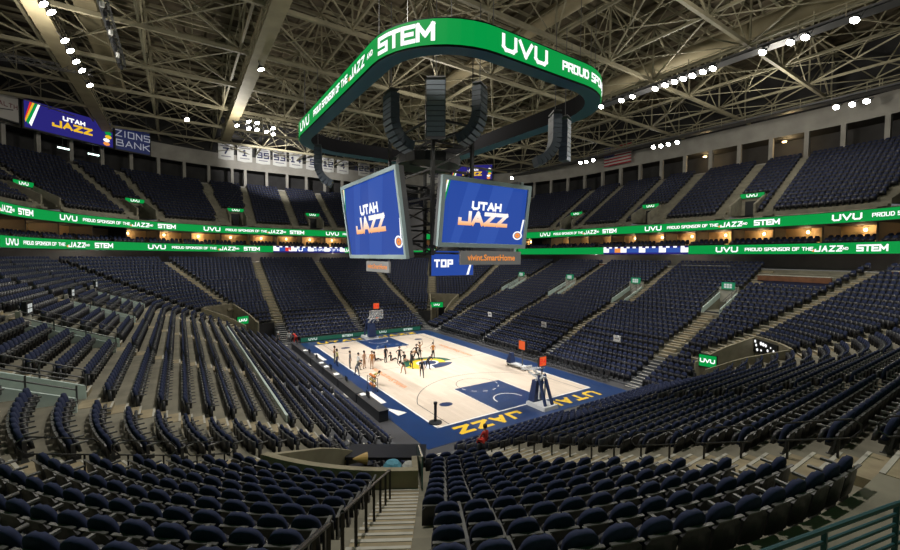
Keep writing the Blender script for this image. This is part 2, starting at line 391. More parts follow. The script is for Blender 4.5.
# outer walls behind the upper seats
ZT = UZ+(UN-1)*UR; DW = 38.6
for nm, segs in (('wall_right', ('R', 'NR')), ('wall_far', ('F', 'FR')), ('wall_left', ('L', 'FL'))):
    mb = MB().use(M_WALL)
    for seg in segs:
        for v0, v1 in cells(seg):
            if seg in 'LR' and abs(v0+v1)/2 > B: continue
            mb.poly([p3(seg, v0, DW, 28.3), p3(seg, v1, DW, 28.3), p3(seg, v1, DW, 31.0), p3(seg, v0, DW, 31.0)])
            mb.use(M_DARK); mb.poly([p3(seg, v0, DW+3.6, ZT), p3(seg, v1, DW+3.6, ZT), p3(seg, v1, DW+3.6, 28.6), p3(seg, v0, DW+3.6, 28.6)])  # dark colour stands in for the shade inside the openings
            mb.poly([p3(seg, v0, DW, 28.3), p3(seg, v1, DW, 28.3), p3(seg, v1, DW+3.6, 28.3), p3(seg, v0, DW+3.6, 28.3)]); mb.use(M_WALL)
            mb.use(M_DARK); mb.poly([p3(seg, v0, DW+.2, 30.9), p3(seg, v1, DW+.2, 30.9), p3(seg, v1, DW+.2, 40), p3(seg, v0, DW+.2, 40)]); mb.use(M_WALL)
    # posts between the openings and a low wall
    for seg in segs:
        rngv = np.arange(-B+1, B, 4.0) if seg in 'LR' else (np.arange(-A+1, A, 4.0) if seg == 'F' else np.arange(4, 90, 6.0))
        for v in rngv:
            n = P(seg, v, DW)[1]; mb.box(p3(seg, v, DW+.2, (ZT+28.3)/2), (.5, .5, 28.4-ZT), (-n[1], n[0], 0), (n[0], n[1], 0))
        for v0, v1 in cells(seg):
            if seg in 'LR' and abs(v0+v1)/2 > B: continue
            mb.poly([p3(seg, v0, DW, ZT), p3(seg, v1, DW, ZT), p3(seg, v1, DW, ZT+.55), p3(seg, v0, DW, ZT+.55)])
    struct(mb.build(nm))

# roof
mb = MB().use(M_DECK); mb.box((0, 8, 38.6), (136, 120, .3))
for x in np.arange(-62, 63, 2.2): mb.box((x, 8, 38.3), (.25, 118, .35))
struct(mb.build('ceiling'))
ZB, ZTOP = 31.2, 37.2
YS = [-28.5+9.5*k for k in range(10)]; XS = [-56+8*k for k in range(15)]
def chord(m, p, q, w, h): m.bar(p, q, w, h)
for y in YS:
    mb = MB().use(M_STEEL)
    chord(mb, (-56, y, ZB), (56, y, ZB), .30, .36); chord(mb, (-56, y, ZTOP), (56, y, ZTOP), .28, .32)
    for i, x in enumerate(XS):
        mb.bar((x, y, ZB), (x, y, ZTOP), .15)
        if i+1 < len(XS):
            a, b = (ZB, ZTOP) if i % 2 else (ZTOP, ZB)
            mb.bar((x, y, a), (XS[i+1], y, b), .17); mb.bar((x, y+.14, b), (XS[i+1], y+.14, a), .08)
            mb.bar((x+4, y, ZTOP if a == ZB else ZB), (x+4, y, (ZB+ZTOP)/2), .08)
    struct(mb.build('roof_truss'))
for i, x in enumerate(XS):
    mb = MB().use(M_STEEL)
    chord(mb, (x, YS[0], ZB+.3), (x, YS[-1], ZB+.3), .2, .24); chord(mb, (x, YS[0], ZTOP+.3), (x, YS[-1], ZTOP+.3), .2, .24)
    for k in range(len(YS)-1):
        a, b = (ZB, ZTOP) if (k+i) % 2 else (ZTOP, ZB)
        mb.bar((x, YS[k], a), (x, YS[k+1], b), .14); mb.bar((x, YS[k], (ZB+ZTOP)/2), (x, YS[k+1], (ZB+ZTOP)/2), .07)
        # plan bracing
        if i+1 < len(XS):
            mb.bar((x, YS[k], ZB+.2), (XS[i+1], YS[k+1], ZB+.2), .12); mb.bar((XS[i+1], YS[k], ZB+.1), (x, YS[k+1], ZB+.1), .08)
            mb.bar((x, YS[k], ZTOP), (XS[i+1], YS[k+1], ZTOP), .1)
            mb.bar((x, YS[k], ZTOP), (x+4, YS[k]+4.75, ZB+.15), .1); mb.bar((XS[i+1], YS[k+1], ZTOP), (x+4, YS[k]+4.75, ZB+.15), .1)
    struct(mb.build('roof_cross_truss'))
for y in np.arange(-26, 58, 2.375):
    mb = MB().use(M_STEEL); mb.box((0, y, 37.9), (112, .13, .34)); struct(mb.build('roof_purlin'))

# ducts and catwalks run the length of the hall
def tube_thing(name, pts, r, m, label, cat, n=14, group=None):
    b = MB(); b.tube(pts, r, n); return tag(b.build(name, m, smooth=True), label, cat, group)
b = MB().use(M_DUCT); b.box((-13.8, 3, 33.3), (1.7, 78, 1.1))
for y in np.arange(-34, 42, 3): b.box((-13.8, y, 33.3), (1.8, .12, 1.2))
tag(b.build('air_duct'), 'broad tan air duct running above the banners side of the scoreboard', 'duct')
b = MB().use(M_DUCT); b.box((-28, 3, 33.8), (1.6, 70, 1.1))
for y in np.arange(-30, 38, 3): b.box((-28, y, 33.8), (1.7, .12, 1.2))
tag(b.build('air_duct'), 'broad tan air duct above the catwalk near the left video board', 'duct')
tube_thing('air_duct', [(26.5, -34, 33.6), (26.5, 48, 33.6)], 1.0, M_DUCT, 'round tan air duct beside the long row of bright floodlights', 'duct')
tube_thing('air_duct', [(9, -34, 34.4), (9, 50, 34.4)], .8, M_DUCT, 'round tan air duct high above the green halo board', 'duct')
def catwalk(x, z, label, yc=6):
    root = empty('catwalk', (x, yc, z), 0, label, 'catwalk')
    b = MB().use(M_GREY if x > 0 else M_DUCT); b.box((0, 0, 0), (1.3, 82, .12)); b.box((-.62, 0, .1), (.06, 82, .3)); b.box((.62, 0, .1), (.06, 82, .3)); b.build('deck', parent=root)
    b = MB().use(M_STEEL)
    for s in (-.65, .65):
        for h in (.55, 1.05): b.tube([(s, -41, h), (s, 41, h)], .05, 5)
        for y in np.arange(-41, 41.1, 3.0): b.bar((s, y, 0), (s, y, 1.1), .06)
    b.build('guard_rail', parent=root)
    b = MB().use(M_STEEL)
    for y in np.arange(-40, 41, 10.0): b.bar((-.6, y, .05), (-.6, y, ZB-z+.4), .08); b.bar((.6, y, .05), (.6, y, ZB-z+.4), .08)
    b.build('hanger', parent=root)
catwalk(-30.4, 30.2, 'steel catwalk carrying the floodlights above the left video board')
catwalk(-14.6, 30.2, 'steel catwalk under the tan duct left of the halo board', 1)
catwalk(23.4, 30.2, 'steel catwalk carrying the longest floodlight row')
catwalk(45.0, 30.2, 'steel catwalk along the top of the right wall')

# floodlights : pixel rays are not used here, these are catwalk stations (x, y, z)
def floodlight_proto():
    r = empty('floodlight', (0, 0, -50))
    b = MB().use(M_BLACK); b.lathe((0, 0, 0), [(.12, -.34), (.2, -.28), (.32, .0), (.35, .05), (.32, .05)], 14); reg(b.build('housing', parent=r, smooth=True))
    b = MB().use(M_LAMP); b.lathe((0, 0, .03), [(.31, 0), (.30, .04), (.15, .07), (.02, .08)], 14); reg(b.build('lens', parent=r))
    b = MB().use(M_GREY); b.bar((-.39, 0, 0), (-.39, 0, -.6), .06); b.bar((.39, 0, 0), (.39, 0, -.6), .06); b.bar((-.42, 0, -.6), (.42, 0, -.6), .06); reg(b.build('yoke', parent=r))
    return r
FL = floodlight_proto(); FL_used = [False]
def floodlight(loc, target, label, group):
    if not FL_used[0]: o = FL; FL_used[0] = True
    else: o = copy_tree(FL)
    o.location = loc; o.rotation_euler = (Vector(target)-Vector(loc)).to_track_quat('Z', 'Y').to_euler()
    tag(o, label, 'floodlight', group)
LAMPS = [
 ('catwalk above the left video board', [(-29.4, 6.0, 29.5), (-29.2, 7.1, 29.5), (-29.3, 12.1, 29.5), (-29.3, 14.2, 29.5), (-29.3, 16.7, 29.5), (-29.2, 18.9, 29.5), (-29.2, 23.2, 29.5)]),
 ('cluster above the white banners', [(-14.3, 29.1, 29.4), (-12.7, 29.6, 30.4), (-11.6, 29.6, 30.4), (-12.7, 29.6, 29.4), (-11.6, 29.6, 29.4), (-10.3, 29.8, 29.4), (-9.3, 30.2, 30.2), (-9.3, 30.2, 29.3)]),
 ('long right catwalk', [(22.5, -3.8, 29.8), (22.5, -6.6, 29.7), (22.5, -8.0, 29.7), (22.5, -10.7, 29.7), (22.5, -11.8, 29.7), (22.5, -12.8, 29.7), (22.5, -13.7, 29.7), (22.5, -14.6, 29.7), (22.5, -15.6, 29.7), (22.5, -16.5, 29.7), (22.5, -20.6, 29.6), (22.5, -22.6, 29.6), (22.5, -23.6, 29.6), (22.5, -26.6, 29.6)]),
 ('far right wall rail', [(44.1, 16.7, 29.6), (44.1, 15.3, 29.5), (44.1, 13.7, 29.5), (44.1, 2.0, 29.4), (44.1, .7, 29.3), (44.1, -.5, 29.3), (44.1, -1.9, 29.3), (44.1, -20.5, 29.2), (44.1, -21.9, 29.1), (44.1, -23.1, 29.1)]),
]
for nm, l in LAMPS:
    for i, q in enumerate(l):
        floodlight(q, (q[0]*.2, q[1]*.6, 0), f'lit white floodlight on the {nm}, {ORD[i+1]} from the {"far" if "right" in nm else "left"} end', 'floodlights on the '+nm)
floodlight((-20.2, 30.5, 29.5), (-8, 12, 0), 'single bright floodlight hanging alone left of the banner cluster', None)
floodlight((-14.3, 8.4, 29.5), (-4, 6, 0), 'small lit floodlight on the catwalk left of the green halo', None)
floodlight((36.4, 27.8, 27.5), (6, 10, 0), 'bright floodlight just right of the top of the end video screen', None)

# ------------------------------------------------------------------ halo board
HX, HY, HR, HZ0, HZ1 = 10.25, 15.9, 6.0, 24.05, 25.6
def halo_pts(off=0, n=12):
    out = []
    for sx, sy, a0 in ((1, 1, 0), (-1, 1, 90), (-1, -1, 180), (1, -1, 270)):
        for a in np.radians(a0+np.linspace(0, 90, n)):
            out.append((sx*(HX-HR)+(HR+off)*math.cos(a), sy*(HY-HR)+(HR+off)*math.sin(a)))
    return out
halo = empty('halo_video_board', (0, 0, HZ0), 0, 'huge green rounded ring board hanging above centre court', 'video board')
def ringband(m, P0, z0, P1, z1):
    n = len(P0)
    for i in range(n):
        j = (i+1) % n; m.poly([(*P0[i], z0), (*P0[j], z0), (*P1[j], z1), (*P1[i], z1)])
hh = HZ1-HZ0
b = MB().use(mat('matte_black', (.012, .012, .014), .9, spec=.1)); o_, i_ = halo_pts(-.06), halo_pts(-1.3)
ringband(b, o_, -.12, o_, hh+.12); ringband(b, i_, 0, i_, hh); ringband(b, o_, hh+.12, i_, hh)
b.build('frame', parent=halo)
b = MB().use(mat('halo_underside', (.05, .15, .22), .35)); ringband(b, o_, -.12, i_, 0); b.build('underside', parent=halo)
b = MB().use(M_LGREEN); ringband(b, halo_pts(0), 0, halo_pts(0), hh); b.build('screen', parent=halo)
HP = np.array(halo_pts(.04, 16)); HP = np.vstack([HP, HP[:1]]); HS = np.r_[0, np.cumsum(np.hypot(*np.diff(HP, axis=0).T))]
def halo_f(s0):
    def f(u, v):
        s = (s0+u) % HS[-1]; return (np.interp(s, HS, HP[:, 0]), np.interp(s, HS, HP[:, 1]), v)
    return f
def jazz(mb, f, u0, v0, h, wt, m1=M_LWHITE, m2=M_LORANGE):
    mb.use(m1); W = letter(mb, 'JAZZ', f, u0, v0, h, wt, slant=.12)
    mb.use(m2); mb.poly([f(u0+.35*h*math.cos(t)-.15*h, v0+.18*h+.2*h*math.sin(t)) for t in np.linspace(0, 2*math.pi, 10)[:-1]])
    return W
def sponsor(mb, f, H, s=1.0, parts='UPJAS'):
    """one repeat of the message: UVU, PROUD SPONSOR OF THE, note mark, AND, STEM; u in metres from UVU's left"""
    big, small = H*.60, H*.36
    mb.use(M_LWHITE); vb, vs = H*.2, H*.31
    u = 0.
    W = letter(mb, 'UVU', f, 0, vb, big, big*.24, cw=.85, gap=.3) if 'U' in parts else 0
    if 'P' in parts: letter(mb, 'PROUD SPONSOR OF THE', f, 3.2*s, vs, small, small*.2, cw=.6, gap=.24)
    if 'J' in parts: jazz(mb, f, 9.9*s, vb, big*.95, big*.2)
    mb.use(M_LWHITE)
    if 'A' in parts: letter(mb, 'AND', f, 12.1*s, H*.36, small*.7, small*.15, cw=.55, gap=.25)
    if 'S' in parts: letter(mb, 'STEM', f, 13.5*s, vb, big, big*.24, cw=.66, gap=.2)
def nearest_s(x, y):
    k = np.argmin(np.hypot(HP[:, 0]-x, HP[:, 1]-y)); return HS[k]
b = MB(); 
sL = nearest_s(-10.5, 12.0)
big = hh*.58
def hl(text, s, h, v=None, **k):
    b = MB().use(M_LWHITE); letter(b, text, halo_f(s), 0, (hh-h)/2 if v is None else v, h, h*.23, **k); b.build('lettering', parent=halo)
for base in (0, HS[-1]/2):
    hl('UVU', sL+2.2+base, hh*.62, cw=.85, gap=.3)
    hl('PROUD SPONSOR OF THE', sL+7.3+base, hh*.40, cw=.56, gap=.24)
    b = MB(); jazz(b, halo_f(sL+17.5+base), 0, hh*.25, hh*.5, hh*.11); b.build('emblem_lettering', parent=halo)
    hl('AND', sL+20.9+base, hh*.24, cw=.55)
    hl('STEM', sL+22.7+base, hh*.74, cw=.68, gap=.2)
    hl('UVU', sL+31.6+base, hh*.72, cw=.85, gap=.3)
    hl('PROUD SPONSOR', sL+37.2+base, hh*.44, cw=.58, gap=.24)
for x, y in halo_pts(-.5, 4):
    b = MB().use(M_GREY); b.tube([(x, y, hh), (x, y, ZB-HZ0)], .03, 4); b.build('hanging_cable', parent=halo)

# ------------------------------------------------------------------ centre-hung screens
M_FRAME = mat('screen_frame', (.33, .42, .43), .45, metal=.2)
def gradient_letters():
    m = bpy.data.materials.new('led_letter_gradient'); m.use_nodes = True; nt = m.node_tree; bs = nt.nodes['Principled BSDF']
    tc = nt.nodes.new('ShaderNodeTexCoord'); sx = nt.nodes.new('ShaderNodeSeparateXYZ'); r = nt.nodes.new('ShaderNodeValToRGB')
    r.color_ramp.elements[0].position = .05; r.color_ramp.elements[0].color = (*lin(246, 168, 92), 1); r.color_ramp.elements[1].position = .75; r.color_ramp.elements[1].color = (1, .95, .9, 1)
    nt.links.new(tc.outputs['Generated'], sx.inputs[0]); nt.links.new(sx.outputs[2], r.inputs[0]); nt.links.new(r.outputs[0], bs.inputs['Emission Color'])
    bs.inputs['Base Color'].default_value = (.01, .01, .01, 1); bs.inputs['Emission Strength'].default_value = 1.05; return m
M_GRAD = gradient_letters()
M_LBLUE2 = screen_mat('led_blue_band', (48, 83, 169), 1.0)
def video_screen(az, dist, zc, w, h, tilt, label, depth=.55, caption=True):
    """flat screen facing az, tilted forward; local x to the viewer's right, local y up"""
    n = np.array([math.cos(az), math.sin(az), 0.]); Z = np.array([0, 0, 1.]); right = -np.cross(n, Z)
    up = Z*math.cos(tilt)+n*math.sin(tilt); nn = np.cross(right, up)
    root = empty('video_screen', (0, 0, 0), 0, label, 'video screen')
    root.matrix_world = Matrix(((right[0], up[0], nn[0], n[0]*dist), (right[1], up[1], nn[1], n[1]*dist), (right[2], up[2], nn[2], zc), (0, 0, 0, 1)))
    W, H = w/2, h/2; fr = .34
    b = MB().use(M_FRAME)
    for c, d in (((0, H-fr/2, 0), (w, fr, .3)), ((0, -H+fr/2, 0), (w, fr, .3)), ((W-fr/2, 0, 0), (fr, h-2*fr, .3)), ((-W+fr/2, 0, 0), (fr, h-2*fr, .3))): b.box(c, d)
    b.build('frame', parent=root)
    b = MB().use(M_GREY); b.box((0, 0, -.35), (w-.1, h-.1, depth)); b.build('cabinet', parent=root)
    sw, sh = W-fr, H-fr; zf = .0
    b = MB().use(M_LBLUE); b.poly([(-sw, -sh, zf), (sw, -sh, zf), (sw, sh, zf), (-sw, sh, zf)]); b.build('display', parent=root)
    b = MB().use(M_LBLUE2); b.poly([(-sw*.2, -sh, zf+.015), (sw*.25, -sh, zf+.015), (sw*.62, sh, zf+.015), (sw*.1, sh, zf+.015)]); b.poly([(-sw*.8, -sh, zf+.015), (-sw*.62, -sh, zf+.015), (-sw*.2, sh, zf+.015), (-sw*.5, sh, zf+.015)]); b.build('light_band', parent=root)
    f = lambda u, v: (u, v, zf+.03)
    s = h/7.6
    b = MB().use(M_LWHITE); letter(b, 'UTAH', f, -.05*s, .42*s, .95*s, .27*s, center=True, cw=.8, gap=.26); b.build('title_lettering', parent=root)
    b = MB().use(M_GRAD); q, Wt = strokes('JAZZ', 1.6*s, .44*s, cw=.84, gap=.22)
    for k in q: b.poly([(p[0]-Wt/2-.3*s, zf+.03, p[1]) for p in k])
    o = b.build('team_lettering', parent=root); o.rotation_euler = (-math.pi/2, 0, 0)
    # local z of the mesh becomes local y of the screen
    o.rotation_euler = (0, 0, 0); me = o.data
    o.matrix_local = Matrix(((1, 0, 0, 0), (0, 0, 1, -1.35*s), (0, 1, 0, 0), (0, 0, 0, 1)))
    b = MB()
    for k, m in enumerate((M_LYELLOW, M_LWHITE, M_LGREEN)):
        b.use(m); e = .16*w*.5; x0 = -sw+.02; 
        b.poly([(x0+k*.05*w*.3, sh-.02, zf+.03), (x0+(k+1)*.05*w*.3, sh-.02, zf+.03), (x0+.01, sh-(k+1)*.11*h, zf+.03), (x0, sh-max(.02, k*.11*h), zf+.03)])
    b.build('corner_stripe', parent=root)
    b = MB().use(M_LWHITE)
    cx, cy, r = sw-.9*s, -sh+1.1*s, .75*s
    def ringm(cx, cy, r0, r1, a0=0, a1=2*math.pi, n=14):
        for k in range(n):
            a, c = a0+(a1-a0)*k/n, a0+(a1-a0)*(k+1)/n
            b.poly([(cx+r0*math.cos(a), cy+r0*math.sin(a)*.7, zf+.03), (cx+r1*math.cos(a), cy+r1*math.sin(a)*.7, zf+.03), (cx+r1*math.cos(c), cy+r1*math.sin(c)*.7, zf+.03), (cx+r0*math.cos(c), cy+r0*math.sin(c)*.7, zf+.03)])
    ringm(cx, cy, r*.72, r); b.use(M_LORANGE); ringm(cx, cy, .1*r, r*.6)
    b.use(M_LWHITE); b.poly([(cx+.5*r, cy+.4*r, zf+.03), (cx+.78*r, cy+.4*r, zf+.03), (sw-.02, cy+2.6*r, zf+.03), (sw-.3*s, cy+2.6*r, zf+.03)])
    b.build('note_emblem', parent=root)
    return root, right, up, nn, n
def text_mesh(text, size, m, name, parent, mw, bold=.012):
    cu = bpy.data.curves.new('lettering_curve', 'FONT'); cu.body = text; cu.size = size; cu.align_x = 'CENTER'; cu.align_y = 'CENTER'; cu.offset = bold; cu.resolution_u = 3
    tmp = bpy.data.objects.new('lettering_tmp', cu); col.objects.link(tmp); bpy.context.view_layer.update()
    me = bpy.data.meshes.new_from_object(tmp); bpy.data.objects.remove(tmp); bpy.data.curves.remove(cu)
    me.materials.clear(); me.materials.append(m)
    o = bpy.data.objects.new(name, me); col.objects.link(o); o.parent = parent
    o.matrix_local = mw; return o
def caption_board(az, dist, z, w, h, label, off=0.):
    n = np.array([math.cos(az), math.sin(az), 0.]); Z = np.array([0, 0, 1.]); right = -np.cross(n, Z)
    root = empty('sponsor_panel', (0, 0, 0), 0, label, 'sponsor panel')
    c = n*dist+right*off
    root.matrix_world = Matrix(((right[0], 0, n[0], c[0]), (right[1], 0, n[1], c[1]), (right[2], 1, n[2], z), (0, 0, 0, 1)))
    b = MB().use(mat('panel_grey', (.20, .20, .20), .6)); b.box((0, 0, 0), (w, h, .18)); b.build('panel', parent=root)
    b = MB().use(M_GREY)
    for s in (-.46, .46): b.bar((w*s, h/2, -.05), (w*s, h/2+.7, -.05), .08)
    b.build('bracket', parent=root)
    text_mesh('vivint.SmartHome', h*.62, M_LORANGE, 'lettering', root, Matrix.Translation((0, 0, .1)))
TILT = .136
video_screen(math.pi, 6.31, 14.64, 13.3, 7.6, TILT, 'wide blue video screen on the left reading UTAH JAZZ')
video_screen(-math.pi/2, 9.6, 14.6, 9.27, 5.52, TILT, 'blue UTAH JAZZ video screen facing the near end of the hall')
video_screen(0, 6.31, 14.64, 13.3, 7.6, TILT, 'grey backed video screen on the far side of the scoreboard cluster')
video_screen(math.pi/2, 9.6, 14.6, 9.27, 5.52, TILT, 'video screen facing the far end, seen from behind between the two blue screens')
caption_board(math.pi, 5.9, 10.1, 5.2, 1.0, 'grey orange-lettered panel hanging under the wide left screen', off=.8)
caption_board(-math.pi/2, 9.2, 11.0, 6.6, 1.15, 'grey orange-lettered panel hanging under the near end screen', off=.9)
# inner truss mast carrying the screens
root = empty('scoreboard_mast', (0, 0, 0), 0, 'dark steel lattice mast between the hanging video screens', 'scoreboard frame')
b = MB().use(M_BLACK)
for x in (-2.2, 2.2):
    for y in (-4.5, 4.5):
        b.bar((x, y, 11.2), (x, y, 24), .3)
for z in (11.4, 14, 16.5, 19, 21.5, 23.5):
    for s in (-1, 1):
        b.bar((-2.2, 4.5*s, z), (2.2, 4.5*s, z), .18); b.bar((2.2*s, -4.5, z), (2.2*s, 4.5, z), .18)
for k in range(5):
    z0, z1 = (11.4, 14, 16.5, 19, 21.5, 23.5)[k:k+2]
    for s in (-1, 1): b.bar((-2.2, 4.5*s, z0), (2.2, 4.5*s, z1), .14); b.bar((2.2*s, -4.5, z0), (2.2*s, 4.5, z1), .14)
for s in (-1, 1):
    for z in (12.5, 17):
        b.bar((2.2*s, -3, z), (5.9*s, -3, z), .2); b.bar((2.2*s, 3, z), (5.9*s, 3, z), .2); b.bar((-1.5, 4.5*s, z), (-1.5, 9.1*s, z), .2); b.bar((1.5, 4.5*s, z), (1.5, 9.1*s, z), .2)
b.build('lattice', parent=root)
b = MB().use(M_BLACK)
for x, y in ((-2.2, -4.5), (2.2, -4.5), (-2.2, 4.5), (2.2, 4.5)):
    b = MB().use(M_BLACK); b.tube([(x, y, 24), (x, y, ZB)], .05, 5); b.build('hanging_cable', parent=root)
b = MB().use(M_BLACK); b.lathe((0, 0, 20.2), [(3.3, 0), (3.3, .9), (2.6, 1.1)], 20); b.build('speaker_drum', parent=root)
root = empty('underslung_screen', (2.2, -1.5, 9.9), 0, 'small blue video screen hanging lowest under the scoreboard', 'video screen')
b = MB().use(M_GREY); b.box((0, .3, .5), (5.4, .3, 2.6)); b.build('cabinet', parent=root)
b = MB().use(M_LBLUE); b.poly([(-2.6, .13, -.75), (2.6, .13, -.75), (2.6, .13, 1.75), (-2.6, .13, 1.75)]); b.build('display', parent=root)
b = MB().use(M_LWHITE); letter(b, 'TOP', lambda u, v: (u, .11, v), -2.2, .1, .8, .2); b.poly([(1.7, .11, -.7), (2.0, .11, -.7), (2.5, .11, .9), (2.3, .11, .9)]); b.build('lettering', parent=root)
b = MB().use(M_BLACK); b.bar((-2, .3, 1.8), (-2, .3, 3.0), .1); b.bar((2, .3, 1.8), (2, .3, 3.0), .1); b.build('bracket', parent=root)

# ------------------------------------------------------------------ loudspeaker line arrays
def line_array(x, y, ztop, az, n, label, curve=12.0, w=1.5, h=.40):
    root = empty('line_array_speaker', (x, y, ztop), 0, label, 'loudspeaker')
    d = np.array([math.cos(az), math.sin(az), 0]); t = np.array([-d[1], d[0], 0]); p = np.array([0, 0, 0.]); ang = 0.
    b = MB().use(M_GREY); b.box((0, 0, .25), (w, .7, .12), t, d); b.tube([(0, 0, .3), (0, 0, ZB-ztop)], .035, 5); b.build('flying_frame', parent=root)
    for k in range(n):
        ang = math.radians(curve*max(0, k-n*.35)*.9); dn = np.array([0, 0, -1])*math.cos(ang)-d*math.sin(ang); fw = d*math.cos(ang)-np.array([0, 0, 1])*math.sin(ang)
        c = p+dn*h/2; b = MB().use(mat('speaker_cabinet', (.075, .095, .125), .5)); b.box(c, (w, .75, h*.92), t, fw, -dn)
        b.use(mat('speaker_grille', (.19, .23, .28), .6)); b.box(c+fw*.38, (w*.94, .03, h*.8), t, fw, -dn); b.build('speaker_box', parent=root); p = p+dn*h
line_array(-7.0, -6.0, 24.0, math.pi, 12, 'curved black speaker array left of the straight one, facing the left stands')
line_array(-4.2, -8.3, 24.9, math.radians(235), 11, 'straight speaker column hanging nearest the halo corner', curve=0.)
line_array(-1.0, -9.8, 24.6, math.radians(300), 12, 'curved black speaker array right of the straight column')
line_array(6.0, -11.4, 23.3, math.radians(-30), 12, 'curved speaker array inside the right end of the halo')
line_array(7.3, -11.4, 23.2, math.radians(-70), 9, 'straight speaker column beside the curved one at the halo right end', curve=0., w=.9)
line_array(-8.6, 9.0, 22.7, math.radians(160), 11, 'curved speaker array inside the left end of the halo')

# ------------------------------------------------------------------ ribbon boards
def ribbon(z0, z1, label):
    root = empty('ribbon_board', (0, 0, z0), 0, label, 'ribbon board'); h = z1-z0
    b = MB().use(M_BLACK)
    for zz in (-.05, h):
        for seg in SEGS:
            for v0, v1 in cells(seg):
                if seg in 'LR' and abs(v0+v1)/2 > B: continue
                b.poly([p3(seg, v0, 23.98, zz), p3(seg, v1, 23.98, zz), p3(seg, v1, 23.98, zz+.05), p3(seg, v0, 23.98, zz+.05)])
                b.poly([p3(seg, v0, 23.98, zz), p3(seg, v1, 23.98, zz), p3(seg, v1, 24.15, zz), p3(seg, v0, 24.15, zz)])
    b.build('frame', parent=root)
    b = MB().use(M_LGREEN)
    for seg in SEGS:
        for v0, v1 in cells(seg):
          if not (seg in 'LR' and abs(v0+v1)/2 > B): b.poly([p3(seg, v0, 24.0, 0), p3(seg, v1, 24.0, 0), p3(seg, v1, 24.0, h), p3(seg, v0, 24.0, h)])
    b.build('screen', parent=root)
    return root, h
def rib_f(s0):
    def f(u, v):
        seg, val = ring_at(23.96, max(0, s0+u)); return p3(seg, val, 23.96, v)
    return f
def s_of(seg, v):
    s = 0
    for sg, a, b in (('L', -B, B), ('FL', 0, 90), ('F', -A, A), ('FR', 90, 0), ('R', B, -B), ('NR', 0, 90), ('N', A, -A), ('NL', 90, 0)):
        L = abs(b-a) if len(sg) == 1 else 23.96*math.pi/2
        if sg == seg: return s+L*abs(v-a)/abs(b-a)
        s += L
RB1, rh1 = ribbon(14.76, 15.86, 'long green ribbon board along the upper balcony edge')
RB2, rh2 = ribbon(11.66, 12.76, 'long green ribbon board along the lower balcony edge under the suites')
b = MB()
s0 = s_of('FL', 25.2)
def rep(f, root, rh, *a): bb = MB(); sponsor(bb, f, rh, *a); bb.build('lettering', parent=root)
for k in range(-2, 3): rep(rib_f(s0+k*20.0), RB1, rh1)
s1 = s_of('R', -3.0)-.5
for k in range(-2, 4): rep(rib_f(s1+k*20.6), RB1, rh1)
s0 = s_of('L', 19.0-1.8) + 1.5
for k in range(-1, 3): rep(rib_f(s0+k*21.2), RB2, rh2, 1.03)
s1 = s_of('R', -12.0)
for k in range(0, 3): rep(rib_f(s1+k*19.8), RB2, rh2, .98)
rep(rib_f(s_of('FR', 60)), RB2, rh2, .98)
# the multicoloured advertising stretches on the lower board
for nm, sa, L in (('far', s_of('F', -7.5), 13.0), ('right', s_of('R', 4.4), 13.0)):
    b = MB(); f = rib_f(sa); n = 26
    for k in range(n):
        u0, u1 = L*k/n, L*(k+1)/n
        b.use(M_LNAVY); 
        for (va, vb, m) in ((.0, .22, M_LNAVY), (.22, .8, M_LBLUE2 if (k//2) % 3 else M_LWHITE), (.8, 1., M_LNAVY if k % 2 else M_LWHITE)):
            if 3 < k < 6 and va == .22: m = M_LRED if nm == 'far' else M_LORANGE
            b.use(m); b.poly([f(u0, va*rh2), f(u1, va*rh2), f(u1, vb*rh2), f(u0, vb*rh2)])
    b.build('advert_strip', parent=RB2)

# portal signs and portal walls of the upper terrace
for seg, c, h in PORT:
    if seg == 'L': continue
    d = U0+UPR*UD
    q = p3(seg, c, d-.2, UZ+2.45)
    if not inview(q, 30): continue
    n = P(seg, c, d)[1]; t3 = np.array([-n[1], n[0], 0]); n3 = np.array([n[0], n[1], 0])
    side = {'R': 'right stands', 'F': 'far end', 'FL': 'far left corner', 'FR': 'far right corner', 'NR': 'right edge corner'}[seg]
    mb = MB().use(M_CONC)
    mb.box(p3(seg, c, d, UZ+1.1), (2*h, .3, 2.4), t3, n3)
    for s in (-1, 1): mb.hexa([p3(seg, c, 0, 0)*0+np.array(p3(seg, c, U0+.1+k[1], 0))+t3*(s*h+k[0])+np.array([0, 0, k[2]]) for k in
        ((-.12, 0, UZ-.3), (.12, 0, UZ-.3), (.12, UPR*UD, UZ-.3), (-.12, UPR*UD, UZ-.3), (-.12, 0, UZ+1.1), (.12, 0, UZ+1.1), (.12, UPR*UD, UZ+UPR*UR+.5), (-.12, UPR*UD, UZ+UPR*UR+.5))])
    mb.use(M_BLACK); mb.box(p3(seg, c, d-.16, UZ+.75), (1.5, .06, 2.05), t3, n3)
    struct(mb.build('wall_portal'))
    nth = [k for k in PORT if k[0] == seg].index((seg, c, h))+1
    root = empty('portal_sign', (0, 0, 0), 0, f'green UVU sign over an upper portal, {side}, {ORD[nth]} there', 'sign', 'upper portal signs')
    root.location = q
    b = MB().use(M_BLACK); b.box(-n3*.0, (2.7, .16, .66), t3, n3); b.build('housing', parent=root)
    b = MB().use(M_LGREEN); f = lambda u, v: (-n3*.09)+(-t3*-1)*0+t3*(-u)*1+np.array([0, 0, v])
    # viewer stands inside the bowl: right hand is clockwise
    rt = np.array([n[1], -n[0], 0.]); f = lambda u, v: -n3*.09+rt*u+np.array([0, 0, v])
    b.poly([f(-1.3, -.28), f(1.3, -.28), f(1.3, .28), f(-1.3, .28)]); b.build('screen', parent=root)
    b = MB().use(M_LWHITE); letter(b, 'UVU', lambda u, v: f(u, v)-n3*.02, 0, -.17, .34, .085, center=True, cw=.85, gap=.18); b.build('lettering', parent=root)

